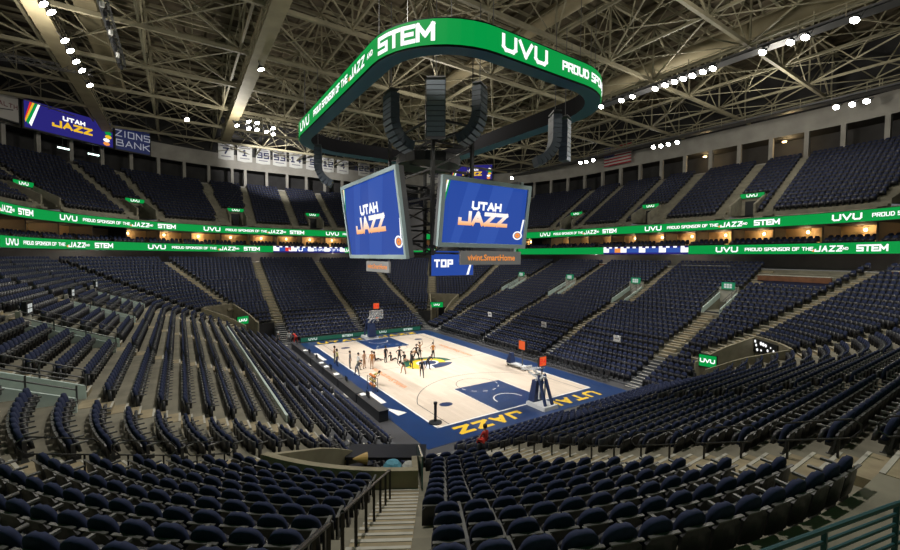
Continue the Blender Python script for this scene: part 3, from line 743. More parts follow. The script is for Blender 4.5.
# suite back-wall lamps
SU = 0
NS = len(SUITES)
for k, (seg, v, s) in enumerate(SUITES):
    seg2, v2 = ring_at(28.9, s*1.0 if len(seg) > 9 else s_of(seg, v)/1.0) if False else (seg, v)
    dv = 2.3 if len(seg) == 1 else math.degrees(2.3/28.9)
    q = p3(seg, v+dv*(1 if seg in 'LF' else -1) if len(seg) == 1 else v+dv, 28.9, 14.3)
    if not inview(q, 90): continue
    if rng.rand() < .06: continue
    SU += 1; n = P(seg, v, 28)[1]
    side = {'R': 'right side', 'F': 'far end', 'FL': 'far left corner', 'FR': 'far right corner', 'L': 'left side', 'NR': 'right edge', 'NL': 'left edge', 'N': 'near end'}[seg]
    root = empty('suite_lamp', q, 0, f'warm lamp glowing on a suite back wall at the {side}, number {ORD[SU]} clockwise' if SU < 31 else f'warm suite wall lamp at the {side}', 'lamp', 'warm suite lamps')
    l = bpy.data.lights.new('suite_glow', 'POINT'); lo = bpy.data.objects.new('suite_glow', l); col.objects.link(lo); l.energy = 40+90*rng.rand(); l.color = (1, .68, .34); l.shadow_soft_size = .15; lo.location = (q[0]-n[0]*.6, q[1]-n[1]*.6, 14.35)
    b = MB().use(M_WARM); b.lathe((0, 0, -.25), [(.06, 0), (.15, .08), (.15, .28), (.06, .36)], 8); b.build('shade', parent=root)
    b = MB().use(M_GREY); b.box((n[0]*.15, n[1]*.15, .1), (.2, .2, .12)); b.build('wall_plate', parent=root)

# ------------------------------------------------------------------ seats
def side_aisles(seg, i):
    d = i*RD
    if seg in 'RL':
        out = []
        for c in SV[seg]:
            if i >= SVR0-1:
                sh = -1.5 if seg == 'R' else 1.5
                out.append((c+sh, .62))
                if SVR0-1 <= i <= SVR1: out.append((c, .95))
            else: out.append((c, .62))
        return out
    return [(-10.3, .8 if seg == 'N' else .62), (0, .62), (10.3, .62)]
def spans(seg, i):
    """seat-bearing intervals of row i, in metres for straight segments and degrees for corners"""
    d = i*RD+.5
    if len(seg) == 1:
        H = A if seg in 'FN' else B; gaps = side_aisles(seg, i)
        if seg in 'LR' and i < VR0: H += 2.2
        if seg == 'N' and i == 0: return []
        lo, hi = -H, H; k = 1.
    else:
        if i < VR0: return []
        gaps = [(c, .62) for c in CA]; lo, hi = 0., 90.; k = math.degrees(1/d)
        if i < VR1: gaps.append(((V0+V1)/2, (V1-V0)/2/k+.25))
        if seg == 'NL' and i >= 20: gaps.append((78, 14/k))
        if seg == 'NL': gaps.append((90, .75))
        if seg == 'NR' and i >= 22: gaps.append((9.5, 10/k))
    cuts = sorted((c-h*k, c+h*k) for c, h in gaps); out = []; cur = lo
    for a, b_ in cuts:
        if a > cur: out.append((cur, a))
        cur = max(cur, b_)
    if hi > cur: out.append((cur, hi))
    return [(a, b_, k) for a, b_ in out if (b_-a)/k > .5]
SEATS = []      # (seg, row, v, x, y, z, rz, key)
PITCHW = .53
for seg in SEGS:
    for i in range(NROW):
        d = i*RD+.60
        for si, (a, b_, k) in enumerate(spans(seg, i)):
            n = int((b_-a)/k/PITCHW)
            if n == 0: continue
            off = ((b_-a)/k-n*PITCHW)/2
            for j in range(n):
                v = a+(off+(j+.5)*PITCHW)*k
                q, nn = P(seg, v, d); z = rowz(i)
                if not inview((q[0], q[1], z+.6)): continue
                if np.hypot(q[0]-CAM[0], q[1]-CAM[1]) < 2.2: continue
                SEATS.append((seg, i, v, q[0], q[1], z, math.atan2(-nn[0], nn[1]), si, j, n))
def proj_size(s):
    u, v, z = proj((s[3], s[4], s[5]+.7))
    return z if (-5 < u < 905 and -5 < v < 550) else 1e3+z
order = sorted(range(len(SEATS)), key=lambda k: proj_size(SEATS[k]))
NEAR = set(order[:300])
# a seat: x along the row, y away from the court, z up
def shell(mb, W, z0, z1, y0f, tilt, th, nx=6, nz=5, corner=.12, bulge=.04):
    """padded upright panel with rounded top corners, bulging on both faces"""
    F, Bk = [], []; lv = [(r/nz)**.62 for r in range(nz+1)]; zc = z0+(z1-z0)*max(.05, 1-corner*2.6/(z1-z0))
    for r in range(nz+1):
        t = lv[r]; z = z0+(z1-z0)*t
        wz = W if z <= zc else W*(1-((z-zc)/(z1-zc+.006))**2.2)**(1/2.3)
        for c in range(nx+1):
            sx = c/nx*2-1
            x = sx*wz; e = (1-abs(sx)**3)*(1-abs(2*t-1)**3)
            y = y0f+tilt*t-.018*sx*sx+(.02*max(0., t-.8)/.2)*0
            F.append((x, y-th/2-bulge*e, z)); Bk.append((x, y+th/2+bulge*.8*e, z))
    n = (nx+1)*(nz+1); fs = []
    for r in range(nz):
        for c in range(nx):
            a = r*(nx+1)+c; fs.append((a, a+1, a+nx+2, a+nx+1)); fs.append((n+a+1, n+a, n+a+nx+1, n+a+nx+2))
    for r in range(nz):
        a = r*(nx+1); fs.append((a, a+nx+1, n+a+nx+1, n+a)); a += nx; fs.append((a+nx+1, a, n+a, n+a+nx+1))
    for c in range(nx):
        fs.append((c+1, c, n+c, n+c+1)); a = nz*(nx+1)+c; fs.append((a, a+1, n+a+1, n+a))
    mb.faces(F+Bk, fs)
M_SEATB = mat('seat_back_plastic', (.028, .028, .034), .4)
M_ARM_LIP = mat('armrest_and_lit_lip', (.095, .095, .092), .4)
def seat_part(kind, m):
    if kind == 'backrest': shell(m.use(M_NAVY), .228, .42, .90, .03, .11, .075, nx=8, nz=9, corner=.085)
    if kind == 'back_panel':
        m.use(M_SEATB); shell(m, .240, .26, .74, .135, .07, .04, nx=4, nz=3, corner=.02, bulge=.015)
        m.use(M_ARM_LIP); m.box((0, .22, .745), (.46, .05, .018))  # paler strip paints in the light caught by the panel's top lip
    if kind == 'seat_cushion': shell(m.use(M_SEATB), .215, .36, .66, -.12, .05, .07, nx=4, nz=4, corner=.08, bulge=.02)
    if kind == 'armrest':
        m.use(M_ARM_LIP); m.box((-.265, -.12, .62), (.055, .36, .04)); m.use(M_SEATB); m.box((-.265, .02, .42), (.04, .09, .40)); m.box((-.265, -.06, .25), (.045, .16, .12))
    if kind == 'foot':
        m.use(M_GREY); m.hexa([(-.285, -.08, 0), (-.245, -.08, 0), (-.245, .10, 0), (-.285, .10, 0), (-.285, 0, .3), (-.245, 0, .3), (-.245, .07, .3), (-.285, .07, .3)])
        m.box((-.265, .01, .01), (.07, .24, .02))
SP = {}
for kd in ('backrest', 'back_panel', 'seat_cushion', 'armrest', 'foot'):
    m = MB(); seat_part(kd, m); SP[kd] = m.mesh(kd, smooth=kd in ('backrest', 'seat_cushion'))
def seat_label(s):
    seg, i, v, x, y, z, rz, si, j, n = s
    if seg == 'NL':
        c = v
        if c > CA[1]: k = j+1; return f'navy folding seat, {ORD[i-VR0+1]} row from its block front, {ORD[k]} seat right of the stairs', 'seats right of the stair rail'
        if c > CA[0]:
            k = n-j; fr = 'concrete wall' if i >= VR1 else 'corner opening'
            r = i-VR1+1 if i >= VR1 else i-VR0+1
            return f'navy folding seat, {ORD[r]} row behind the {fr}, {ORD[k]} seat left of the stairs', 'seats left of the stair rail'
        return f'navy folding seat, {ORD[i-VR0+1]} row of the curved block behind left rails, {ORD[n-j]} from aisle', 'seats of the curved left block'
    if seg == 'N': return f'navy folding seat, {ORD[i+1]} end row from the court, {ORD[j+1]} seat right of the {"pale" if v<0 else "next"} aisle', 'seats of the near end'
    if seg == 'L': return f'navy folding seat, {ORD[i+1]} left stand row from the court, {ORD[j+1]} seat past block {ORD[si+1]} start', 'seats of the left stand'
    return f'navy folding seat in the {seg} stand, row {ORD[i+1]}, seat {ORD[min(j+1,30)]}', 'seats'
for k in sorted(NEAR, key=lambda k: SEATS[k][:3]):
    s = SEATS[k]; lb, gp = seat_label(s)
    r = empty('stadium_seat', s[3:6], s[6], lb, 'seat', gp)
    for kd, me in SP.items():
        o = bpy.data.objects.new(kd, me); o.parent = r; col.objects.link(o)
# every further seat, as one mass
def template(lod):
    m = MB()
    for M_ in (M_NAVY, M_SEATB, M_ARM_LIP): m.use(M_)
    if lod == 0:
        shell(m.use(M_NAVY), .228, .42, .90, .03, .11, .075, nx=4, nz=5, corner=.085)
        m.use(M_SEATB); m.box((0, .17, .51), (.47, .07, .47)); m.use(M_ARM_LIP); m.box((0, .215, .745), (.45, .045, .018)); m.use(M_SEATB); m.box((0, -.10, .51), (.42, .09, .30))  # pale lip strip again carries the light painted on the panel edge
        m.use(M_ARM_LIP); m.box((-.265, -.12, .62), (.05, .36, .04)); m.use(M_SEATB); m.box((-.265, .0, .3), (.045, .12, .6))
    else:
        m.use(M_NAVY); W = .225
        prof = [(-W, .42), (W, .42), (W, .74), (W*.62, .90), (-W*.62, .90), (-W, .74)]
        m.faces([(x, (z-.4)*.2, z) for x, z in prof]+[(x, .07+(z-.4)*.2, z) for x, z in prof], [(0, 1, 2, 3, 4, 5), (11, 10, 9, 8, 7, 6)]+[(i, 6+i, 6+(i+1) % 6, (i+1) % 6) for i in range(6)])
        m.use(M_SEATB); m.box((0, -.10, .51), (.42, .09, .30)); m.box((0, .13, .50), (.45, .05, .46)); m.box((-.265, -.06, .32), (.05, .3, .64))
    return m
USEATS = []
for seg in SEGS:
    for i in range(UN):
        d = U0+i*UD+.52; k = 1. if len(seg) == 1 else math.degrees(1/d)
        H = (0., 90.) if len(seg) == 2 else ((-A, A) if seg in 'FN' else (-B, B))
        gaps = [(c, .6*k) for s_, c in UAISLE if s_ == seg]+([(c, (h+.15)*k) for s_, c, h in PORT if s_ == seg] if i < UPR+1 else [])
        n = int((H[1]-H[0])/k/.52)
        for j in range(n):
            v = H[0]+(j+.5)*.52*k
            if any(abs(v-c) < h+.2*k for c, h in gaps): continue
            q, nn = P(seg, v, d)
            if seg in ('N', 'NL'): continue
            if inview((q[0], q[1], UZ+i*UR+.5)): USEATS.append((q[0], q[1], UZ+i*UR, math.atan2(-nn[0], nn[1])))
for row, (d, z) in enumerate(((24.75, 12.45), (25.9, 12.75))):     # suite terrace chairs
    for seg in SEGS:
        k = 1. if len(seg) == 1 else math.degrees(1/d)
        H = (0., 90.) if len(seg) == 2 else ((-A, A) if seg in 'FN' else (-B, B))
        for j in range(int((H[1]-H[0])/k/.6)):
            if j % 8 == 7: continue
            v = H[0]+(j+.5)*.6*k; q, nn = P(seg, v, d+.1)
            if inview((q[0], q[1], z)): USEATS.append((q[0], q[1], z, math.atan2(-nn[0], nn[1])))
def scatter(name, sets):
    V, LV, LS, LT, MI = [], [], [], [], []; nv = nl = 0
    for tmpl, inst in sets:
        if not len(inst): continue
        tv = np.array(tmpl.v); tl = np.concatenate([np.array(f) for f in tmpl.f]); tt = np.array([len(f) for f in tmpl.f]); tm = np.array(tmpl.m)
        I = np.array(inst); c, s = np.cos(I[:, 3]), np.sin(I[:, 3]); N = len(I)
        X = I[:, 0:1]+tv[None, :, 0]*c[:, None]-tv[None, :, 1]*s[:, None]; Y = I[:, 1:2]+tv[None, :, 0]*s[:, None]+tv[None, :, 1]*c[:, None]; Z = I[:, 2:3]+tv[None, :, 2]
        V.append(np.stack([X, Y, Z], 2).reshape(-1, 3))
        LV.append((tl[None]+nv+len(tv)*np.arange(N)[:, None]).ravel()); LT.append(np.tile(tt, N)); MI.append(np.tile(tm, N)); nv += N*len(tv)
    V = np.concatenate(V); LV = np.concatenate(LV); LT = np.concatenate(LT); MI = np.concatenate(MI)
    me = bpy.data.meshes.new(name); me.vertices.add(len(V)); me.vertices.foreach_set('co', V.ravel().astype(np.float32))
    me.loops.add(len(LV)); me.loops.foreach_set('vertex_index', LV.astype(np.int32)); me.polygons.add(len(LT))
    me.polygons.foreach_set('loop_start', (np.cumsum(LT)-LT).astype(np.int32)); me.polygons.foreach_set('loop_total', LT.astype(np.int32))
    for m in sets[0][0].mats: me.materials.append(m)
    me.polygons.foreach_set('material_index', MI.astype(np.int32)); me.update(calc_edges=True); me.validate()
    o = bpy.data.objects.new(name, me); col.objects.link(o); return o
t0, t1 = template(0), template(1)
L0, L1 = [], []
for k, s in enumerate(SEATS):
    if k in NEAR: continue
    (L0 if proj_size(s) % 1e3 < 24 else L1).append((s[3], s[4], s[5], s[6]))
L1 += USEATS
o = scatter('stadium_seating', [(t0, L0), (t1, L1)])
tag(o, 'massed navy folding seats filling the farther rows of the whole arena', 'seating', kind='stuff')
print('SEATS', len(SEATS), 'upper', len(USEATS))

# ------------------------------------------------------------------ aisles
def aisle(seg, fv, i0, i1, width, nm='floor_aisle_steps'):
    b = MB()
    for i in range(i0, i1):
        ms = M_STEP if i > 5 else M_PLAT
        d = i*RD; v = fv(i); z = rowz(i); q, n = P(seg, v, d); n3 = np.array([n[0], n[1], 0]); t3 = np.array([-n[1], n[0], 0])
        rise = z-rowz(i-1) if i > 0 else z
        c = np.array([q[0], q[1], 0])
        b.use(ms); b.box(c-n3*.21+np.array([0, 0, z-rise*.5-.09]), (width, .42, .18+.02), t3, n3)
        b.use(M_CONC2); b.box(c-n3*.39+np.array([0, 0, z-rise*.5+.012]), (width, .07, .02), t3, n3); b.box(c+n3*.04+np.array([0, 0, z+.012]), (width, .08, .02), t3, n3)
        b.use(ms); b.box(c+n3*.30+np.array([0, 0, z+.006]), (width, .5, .012), t3, n3)
    struct(b.build(nm))
for seg in ('R', 'L'):
    for c in SV[seg]:
        sh = -1.5 if seg == 'R' else 1.5
        aisle(seg, lambda i: c, 0, SVR0, 1.05); aisle(seg, lambda i: c+sh, SVR0, NROW, 1.05)
for c in (-10.3, 0, 10.3): aisle('F', lambda i: c, 0, NROW, 1.05); aisle('N', lambda i: c, 1, 24 if c < 0 else NROW, 1.5 if c < 0 else 1.05)
for sg in CORN:
    aisle(sg, lambda i: CA[0], VR0, NROW, 1.05); aisle(sg, lambda i: CA[1], VR1, NROW if sg != 'NL' else 22, 1.05)
for seg, c in UAISLE:
    b = MB()
    for i in range(UN):
        if i < UPR and port_hit(seg, c): continue
        d = U0+i*UD; z = UZ+i*UR; q, n = P(seg, c, d); n3 = np.array([n[0], n[1], 0]); t3 = np.array([-n[1], n[0], 0]); cc = np.array([q[0], q[1], 0])
        b.use(M_CONC); b.box(cc-n3*.2+np.array([0, 0, z-UR*.5-.12]), (1.0, .4, .24), t3, n3); b.box(cc+n3*.3+np.array([0, 0, z+.01]), (1.0, .56, .02), t3, n3)
    struct(b.build('floor_upper_aisle'))

# ------------------------------------------------------------------ corner vomitories
for sg, (sx, sy) in CORN.items():
    nm = {'FR': 'far right', 'FL': 'far left', 'NL': 'near left', 'NR': 'right'}[sg]
    root = empty('vomitory_parapet', (sx*A, sy*B, 0), 0, f'tan concrete parapet walling the {nm} corner entrance', 'parapet'); org = np.array([sx*A, sy*B, 0])
    def wall_strip(pts, h0, h1, th):   # pts: list of (xy, normal2d); vertical wall along them
        b = MB()
        for (a, na, z0a, z1a), (c, nc, z0c, z1c) in zip(pts[:-1], pts[1:]):
            b.hexa([(*(a-na*th/2), z0a), (*(c-nc*th/2), z0c), (*(c+nc*th/2), z0c), (*(a+na*th/2), z0a), (*(a-na*th/2), z1a), (*(c-nc*th/2), z1c), (*(c+nc*th/2), z1c), (*(a+na*th/2), z1a)])
        return b
    zb = zd(VR1*RD)
    arc = []
    for t in np.linspace(V0-.6, V1+.6, 12):
        q, n = P(sg, t, VR1*RD-.12); arc.append((q-org[:2], n, 0., zb+.72))
    M_PARA = mat('tan_concrete', (.30, .265, .185), .8, var=.18, scale=1.5)
    wall_strip(arc, 0, 0, .22).build('back_wall', M_PARA, root)
    for v in (V0-.3, V1+.3):
        pts = []
        for d in np.linspace(VR0*RD-.1, VR1*RD, 7):
            q, n = P(sg, v, d); tn = np.array([-n[1], n[0]]); pts.append((q-org[:2], tn, 0., zd(d)+.72))
        wall_strip(pts, 0, 0, .2).build('side_wall', M_PARA, root)
    # front walls of the corner seat blocks
    for a, c in ((0, V0), (V1, 90)):
        pts = []
        for t in np.linspace(a, c, 9):
            q, n = P(sg, t, VR0*RD+.05); pts.append((q-org[:2], n, 0., rowz(VR0)+.25))
        wall_strip(pts, 0, 0, .16).build('front_wall', M_DARK, root)
    b = MB().use(M_BLACK); q, n = P(sg, 46, VR1*RD-.26); b.box((q[0]-org[0], q[1]-org[1], 1.1), (2.6, .06, 2.2), (-n[1], n[0], 0), (n[0], n[1], 0)); b.build('doorway', parent=root)
# lit signs at the corner entrances
def corner_sign(pos, facing, w, h, text, label):
    n = np.array([math.cos(facing), math.sin(facing), 0]); rt = -np.cross(n, [0, 0, 1.])
    root = empty('entrance_sign', pos, 0, label, 'sign')
    b = MB().use(M_BLACK); b.box((0, 0, 0), (w+.12, .14, h+.12), rt, n); b.build('housing', parent=root)
    f = lambda u, v, e=.08: n*e+rt*u+np.array([0, 0, v])
    b = MB().use(M_LGREEN); b.poly([f(-w/2, -h/2), f(w/2, -h/2), f(w/2, h/2), f(-w/2, h/2)]); b.build('screen', parent=root)
    b = MB().use(M_LWHITE); letter(b, text, lambda u, v: f(u, v, .1), 0, -h*.16, h*.36, h*.09, center=True, cw=.75, gap=.2); b.build('lettering', parent=root)
    b = MB().use(M_GREY); b.bar((0, 0, -h/2), (0, 0, -pos[2]+.3), .1); b.build('post', parent=root)
corner_sign((15.0, -20.3, 2.6), math.radians(190), 1.25, .95, 'UVU', 'green lit sign at the front of the right corner entrance')
corner_sign((-14.9, 20.6, 2.9), math.radians(-62), 1.5, .95, 'UVU', 'green lit sign at the far left corner entrance')
corner_sign((14.6, 21.9, 3.0), math.radians(-115), 2.1, .85, 'UVU', 'green lit sign at the far right corner entrance below the aisle')
root = empty('statistics_board', (*P('NR', 40, VR1*RD-.4)[0], 0), 0, 'black board with scattered white lights on the right corner entrance wall', 'board')
n2 = P('NR', 40, 9)[1]; n3 = np.array([n2[0], n2[1], 0]); rt = np.array([n2[1], -n2[0], 0])
b = MB().use(M_BLACK); b.box((0, 0, 3.85), (3.0, .12, 1.1), rt, n3); b.build('panel', parent=root)
b = MB().use(M_LWHITE)
for u, v, s in ((-1.15, .35, .13), (-1.0, .05, .12), (-.85, -.3, .13), (-.4, .3, .16), (-.1, .28, .16), (.2, .25, .14), (-.35, -.25, .1), (.45, -.1, .12), (.8, .2, .08), (1.0, -.3, .13), (1.15, .0, .11)):
    c = -n3*.08+rt*u+np.array([0, 0, 3.85+v]); b.poly([c+rt*s*math.cos(t)+np.array([0, 0, s*math.sin(t)]) for t in np.linspace(0, 2*math.pi, 9)[:-1]])
b.build('lights', parent=root)
# covered platform and odds and ends in the near-left entrance
root = empty('covered_platform', (-14.15, -20.75, 0), math.radians(-33), 'black covered platform standing in the near left corner entrance', 'platform')
b = MB().use(M_BLACK); b.box((0, 0, 2.75), (3.3, 1.2, .12)); b.build('top', parent=root)
for x in (-1.55, 1.55):
    for y in (-.55, .55): bb = MB().use(M_RAIL); bb.bar((x, y, 0), (x, y, 2.7), .09); bb.build('leg', parent=root)
b = MB().use(M_RAIL)
for z in (1.5, 1.9): b.tube([(-1.55, -.58, z), (1.55, -.58, z)], .035, 5)
b.build('cross_rail', parent=root)
b = MB().use(mat('brass_cone', (.55, .36, .12), .4)); b.lathe((-15.55, -21.3, 3.07), [(.24, -.26), (.17, -.05), (.07, .2), (.02, .3)], 14, axis=(-1, .25, .1)); tag(b.build('loudhailer_cone'), 'tan cone lying beside the black platform in the near left entrance', 'cone')
b = MB().use(M_RAIL); b.bar((-15.55, -21.3, 0), (-15.55, -21.3, 2.8), .12); b.bar((-15.95, -21.2, 2.78), (-15.1, -21.4, 2.78), .3, .1); tag(b.build('equipment_stand'), 'dark stand under the tan cone in the near left entrance', 'stand')
b = MB().use(mat('blue_cloth', (.10, .33, .45), .7, var=.3, scale=5)); b.lathe((-14.85, -22.75, 3.12), [(.32, 0), (.34, .12), (.24, .26), (.06, .32)], 14); tag(b.build('cloth_bundle'), 'pale blue cloth bundle on the ledge behind the tan parapet', 'cloth')
b = MB().use(mat('grey_cloth', (.5, .5, .48), .8, var=.2, scale=6)); b.lathe((-14.3, -23.05, 3.12), [(.26, 0), (.27, .1), (.18, .2), (.05, .25)], 12); tag(b.build('cloth_bundle'), 'whitish cloth bundle beside the pale blue one behind the tan parapet', 'cloth')
b = MB().use(M_GREY); b.box((-14.6, -22.95, 3.03), (1.5, .7, .1), (math.cos(-.5), math.sin(-.5), 0), (-math.sin(-.5), math.cos(-.5), 0)); b.bar((-15.2, -22.6, 0), (-15.2, -22.6, 2.98), .1); b.bar((-14.0, -23.3, 0), (-14.0, -23.3, 2.98), .1); tag(b.build('equipment_shelf'), 'grey shelf behind the tan parapet carrying two cloth bundles', 'shelf')

# ------------------------------------------------------------------ mid-slope vomitories of the long sides
NMV = {'R': 'right stands', 'L': 'left stands'}
for seg in ('R', 'L'):
    for ci, c in enumerate(SV[seg]):
        d0, d1 = SVR0*RD, SVR1*RD
        side = f'{ORD[ci+1]} from the camera end'
        root = empty('stair_well_barrier', p3(seg, c, d0, 0), 0, f'frosted glass barrier round the mid-slope stairwell of the {NMV[seg]}, {side}', 'barrier'); org = p3(seg, c, d0, 0)
        for s in (-1, 1):
            v = c+s*.85
            b = MB().use(M_GLASSP)
            b.hexa([p3(seg, v-.06, d0-.4, zd(d0)-.25)-org, p3(seg, v+.06, d0-.4, zd(d0)-.25)-org, p3(seg, v+.06, d1, zd(d1)-.3)-org, p3(seg, v-.06, d1, zd(d1)-.3)-org,
                    p3(seg, v-.06, d0-.4, zd(d0)+.32)-org, p3(seg, v+.06, d0-.4, zd(d0)+.32)-org, p3(seg, v+.06, d1, zd(d1)+.32)-org, p3(seg, v-.06, d1, zd(d1)+.32)-org])
            b.build('glass_panel', parent=root)
            b = MB().use(M_GREY)
            for h in (.62, .95): b.tube([p3(seg, v, d0-.4, zd(d0)+h)-org, p3(seg, v, d1, zd(d1)+h)-org], .03, 5)
            for k in range(4): dd_ = d0-.4+(d1-d0+.4)*k/3; b.bar(p3(seg, v, dd_, zd(dd_)+.3)-org, p3(seg, v, dd_, zd(dd_)+.95)-org, .05)
            b.build('rail', parent=root)
        b = MB().use(M_CONC2); b.box(p3(seg, c, d1+.05, zd(d1)+.1)-org, (.2, 1.9, 1.7)); b.build('head_wall', parent=root)
        q = p3(seg, c, d1-.1, zd(d1)+1.05)
        n = P(seg, c, d1)[1]; n3 = np.array([n[0], n[1], 0]); rt = np.array([n[1], -n[0], 0])
        sroot = empty('section_sign', q, 0, f'small lit section sign over the stairwell of the {NMV[seg]}, {side}', 'sign', 'section signs')
        b = MB().use(mat('sign_green', (.02, .22, .12), .5, emit=(0, .25, .1), estr=.4) if seg == 'R' else M_BLACK); b.box((0, 0, 0), (1.25, .2, .75), rt, n3); b.build('housing', parent=sroot)
        b = MB().use(mat('sign_panel', (.1, .1, .1), .6, emit=(.7, .75, .72), estr=.7))
        for sd in (-1, 1):
            fq = lambda u, v: n3*sd*.11+rt*u+np.array([0, 0, v])
            for u in (-.27, .0, .27):
                for v in (-.16, .1): b.poly([fq(u-.11, v-.09), fq(u+.11, v-.09), fq(u+.11, v+.12), fq(u-.11, v+.12)])
        b.build('lit_panel', parent=sroot)
# little section plates at the kink of the right stands
for k, (x, y, z) in enumerate(((14.8, 8.0, 1.9), (14.8, -2.2, 1.9), (14.8, -12.0, 1.9))):
    root = empty('section_plate', (x, y, z), 0, f'small white section plate on a post, lower right stands, {ORD[k+1]} from the far end', 'sign', 'section plates')
    b = MB().use(M_LWHITE if False else M_WHITE); b.box((0, 0, 1.15), (.08, .75, .62)); b.build('plate', parent=root)
    b = MB().use(M_BLACK); b.bar((.06, 0, 0), (.06, 0, .9), .06); b.box((-.045, 0, 1.15), (.01, .5, .07)); b.build('post', parent=root)
# parapet wall with glass between the floor rows and the fixed rows
for seg, vA, vB, nm in (('L', -15.4, 15.2, 'left'),):
    b = MB().use(M_GLASSP); d = 7*RD-.02
    b.hexa([p3(seg, vA, d-.06, zd(d)-.4), p3(seg, vB, d-.06, zd(d)-.4), p3(seg, vB, d+.06, zd(d)-.4), p3(seg, vA, d+.06, zd(d)-.4), p3(seg, vA, d-.06, zd(d)+.6), p3(seg, vB, d-.06, zd(d)+.6), p3(seg, vB, d+.06, zd(d)+.6), p3(seg, vA, d+.06, zd(d)+.6)])
    tag(b.build('divider_panel'), 'long pale frosted divider between the lower and upper rows of the left stands', 'divider')

# press counters at the back of the right stands
M_BROWN = mat('brown_counter', (.20, .085, .04), .5, var=.2, scale=2)
def counter(seg, vA, vB, d, z, label, skirt=.75):
    org = p3(seg, (vA+vB)/2, d, 0); root = empty('press_counter', org, 0, label, 'counter')
    n = 8 if len(seg) == 2 else 1
    bt, bs = MB().use(M_BROWN), MB().use(mat('navy_skirt', (.012, .014, .05), .7)); bw = MB().use(M_CONC2)
    for k in range(n):
        a, c = vA+(vB-vA)*k/n, vA+(vB-vA)*(k+1)/n
        def hx(b, da, db, za, zb_): b.hexa([p3(seg, a, da, za)-org, p3(seg, c, da, za)-org, p3(seg, c, db, za)-org, p3(seg, a, db, za)-org, p3(seg, a, da, zb_)-org, p3(seg, c, da, zb_)-org, p3(seg, c, db, zb_)-org, p3(seg, a, db, zb_)-org])
        hx(bt, d-.05, d+.12, z, z+.55); hx(bs, d, d+.1, z-skirt, z); hx(bw, d-.08, d+.6, z+.55, z+.62)
    bt.build('front_board', parent=root); bs.build('skirt', parent=root); bw.build('top', parent=root)
counter('R', -8.2, -14.0, 23.2, 9.6, 'brown press counter behind the top row of the right stands')
counter('R', 7.0, -4.2, 23.9, 9.6, 'brown press counter further along the top of the right stands')
counter('NR', 1.0, 19.0, 20.7, 8.75, 'brown topped press table with navy skirt in the right corner stands', 1.0)
counter('NR', 27.5, 42, 22.9, 9.5, 'brown press counter at the right edge beyond the tan aisle')

# ------------------------------------------------------------------ hand rails
def rail_thing(name, mbs, label, cat='handrail', group=None):
    root = empty(name, (0, 0, 0), 0, label, cat, group)
    for nm, bs in mbs:
        for b in (bs if isinstance(bs, list) else [bs]): b.build(nm, parent=root)
    return root
def loop_rail(seg, v, d, L, label, group, m=M_RAIL, dv=0.):
    """rounded loop of pipe along an aisle with two posts"""
    b = MB().use(m); pts = []
    h1, h0 = .98, .58; r = .14
    for (dd_, hh_) in ((0, h0+r), (0, h1-r), (r, h1), (L-r, h1), (L, h1-r), (L, h0+r), (L-r, h0), (r, h0)):
        x = d+dd_; pts.append(p3(seg, v, x, zd(d)+ (zd(x)-zd(d))+hh_))
    b.tube(pts, .02, 6, closed=True)
    q = []
    for f in (.22, .78): x = d+L*f; q.append(MB().use(m)); q[-1].bar(p3(seg, v, x, zd(x)-.1), p3(seg, v, x, zd(x)+h0), .04)
    return rail_thing('aisle_handrail', [('loop', b), ('post', q)], label, 'handrail', group)
for k in range(8):
    loop_rail('NL', 23.5+1.5, 9.9+k*1.74, 1.5, f'black pipe handrail of the left aisle, {ORD[k+1]} up from the court', 'left aisle handrails')
for k in range(10):
    loop_rail('N', -10.3+.35, 5.0+k*1.74, 1.5, f'black pipe handrail of the pale-edged near end aisle, {ORD[k+1]} up from the court', 'near end aisle handrails')
for k in range(5):
    loop_rail('NR', 59.4, 10.3+k*2.6, 1.5, f'black pipe handrail of the tan right corner aisle, {ORD[k+1]} up from the entrance', 'right corner aisle handrails')
# stair rail beside the near stairs
for k, (dA, dB) in enumerate(((10.6, 16.1), (16.8, 18.6), (19.0, 20.6))):
    b, q = MB().use(M_RAIL), []; v = 58.0
    top = [p3('NL', v, dA, zd(dA)+.62)] if False else []
    top += [p3('NL', v, dA, zd(dA)+.96), p3('NL', v, dB, zd(dB)+.96)]
    b.tube(top, .032, 7)
    n = 7 if k == 0 else 4
    for j in range(n):
        x = dA+(dB-dA)*j/(n-1); q.append(MB().use(M_RAIL)); q[-1].bar(p3('NL', v, x, zd(x)-.15), p3('NL', v, x, zd(x)+.96), .042)
    rail_thing('stair_handrail', [('rail', b), ('baluster', q)], ['many-posted black handrail on the near stairs by the tan parapet', 'black handrail on the near stairs, one flight above the parapet', 'black handrail at the top of the near stairs'][k])
# glass edge right of the near stairs
b = MB().use(mat('rail_glass', (.10, .2, .2), .15)); v = V1+1.6
for dA, dB in ((VR0*RD, 6.6), (6.7, 9.6)): b.hexa([p3('NL', v-.15, dA, zd(dA)), p3('NL', v+.15, dA, zd(dA)), p3('NL', v+.15, dB, zd(dB)), p3('NL', v-.15, dB, zd(dB)), p3('NL', v-.15, dA, zd(dA)+1.15), p3('NL', v+.15, dA, zd(dA)+1.15), p3('NL', v+.15, dB, zd(dB)+1.15), p3('NL', v-.15, dB, zd(dB)+1.15)])
tag(b.build('glass_balustrade'), 'dark glass balustrade on the right side of the near left entrance', 'balustrade')
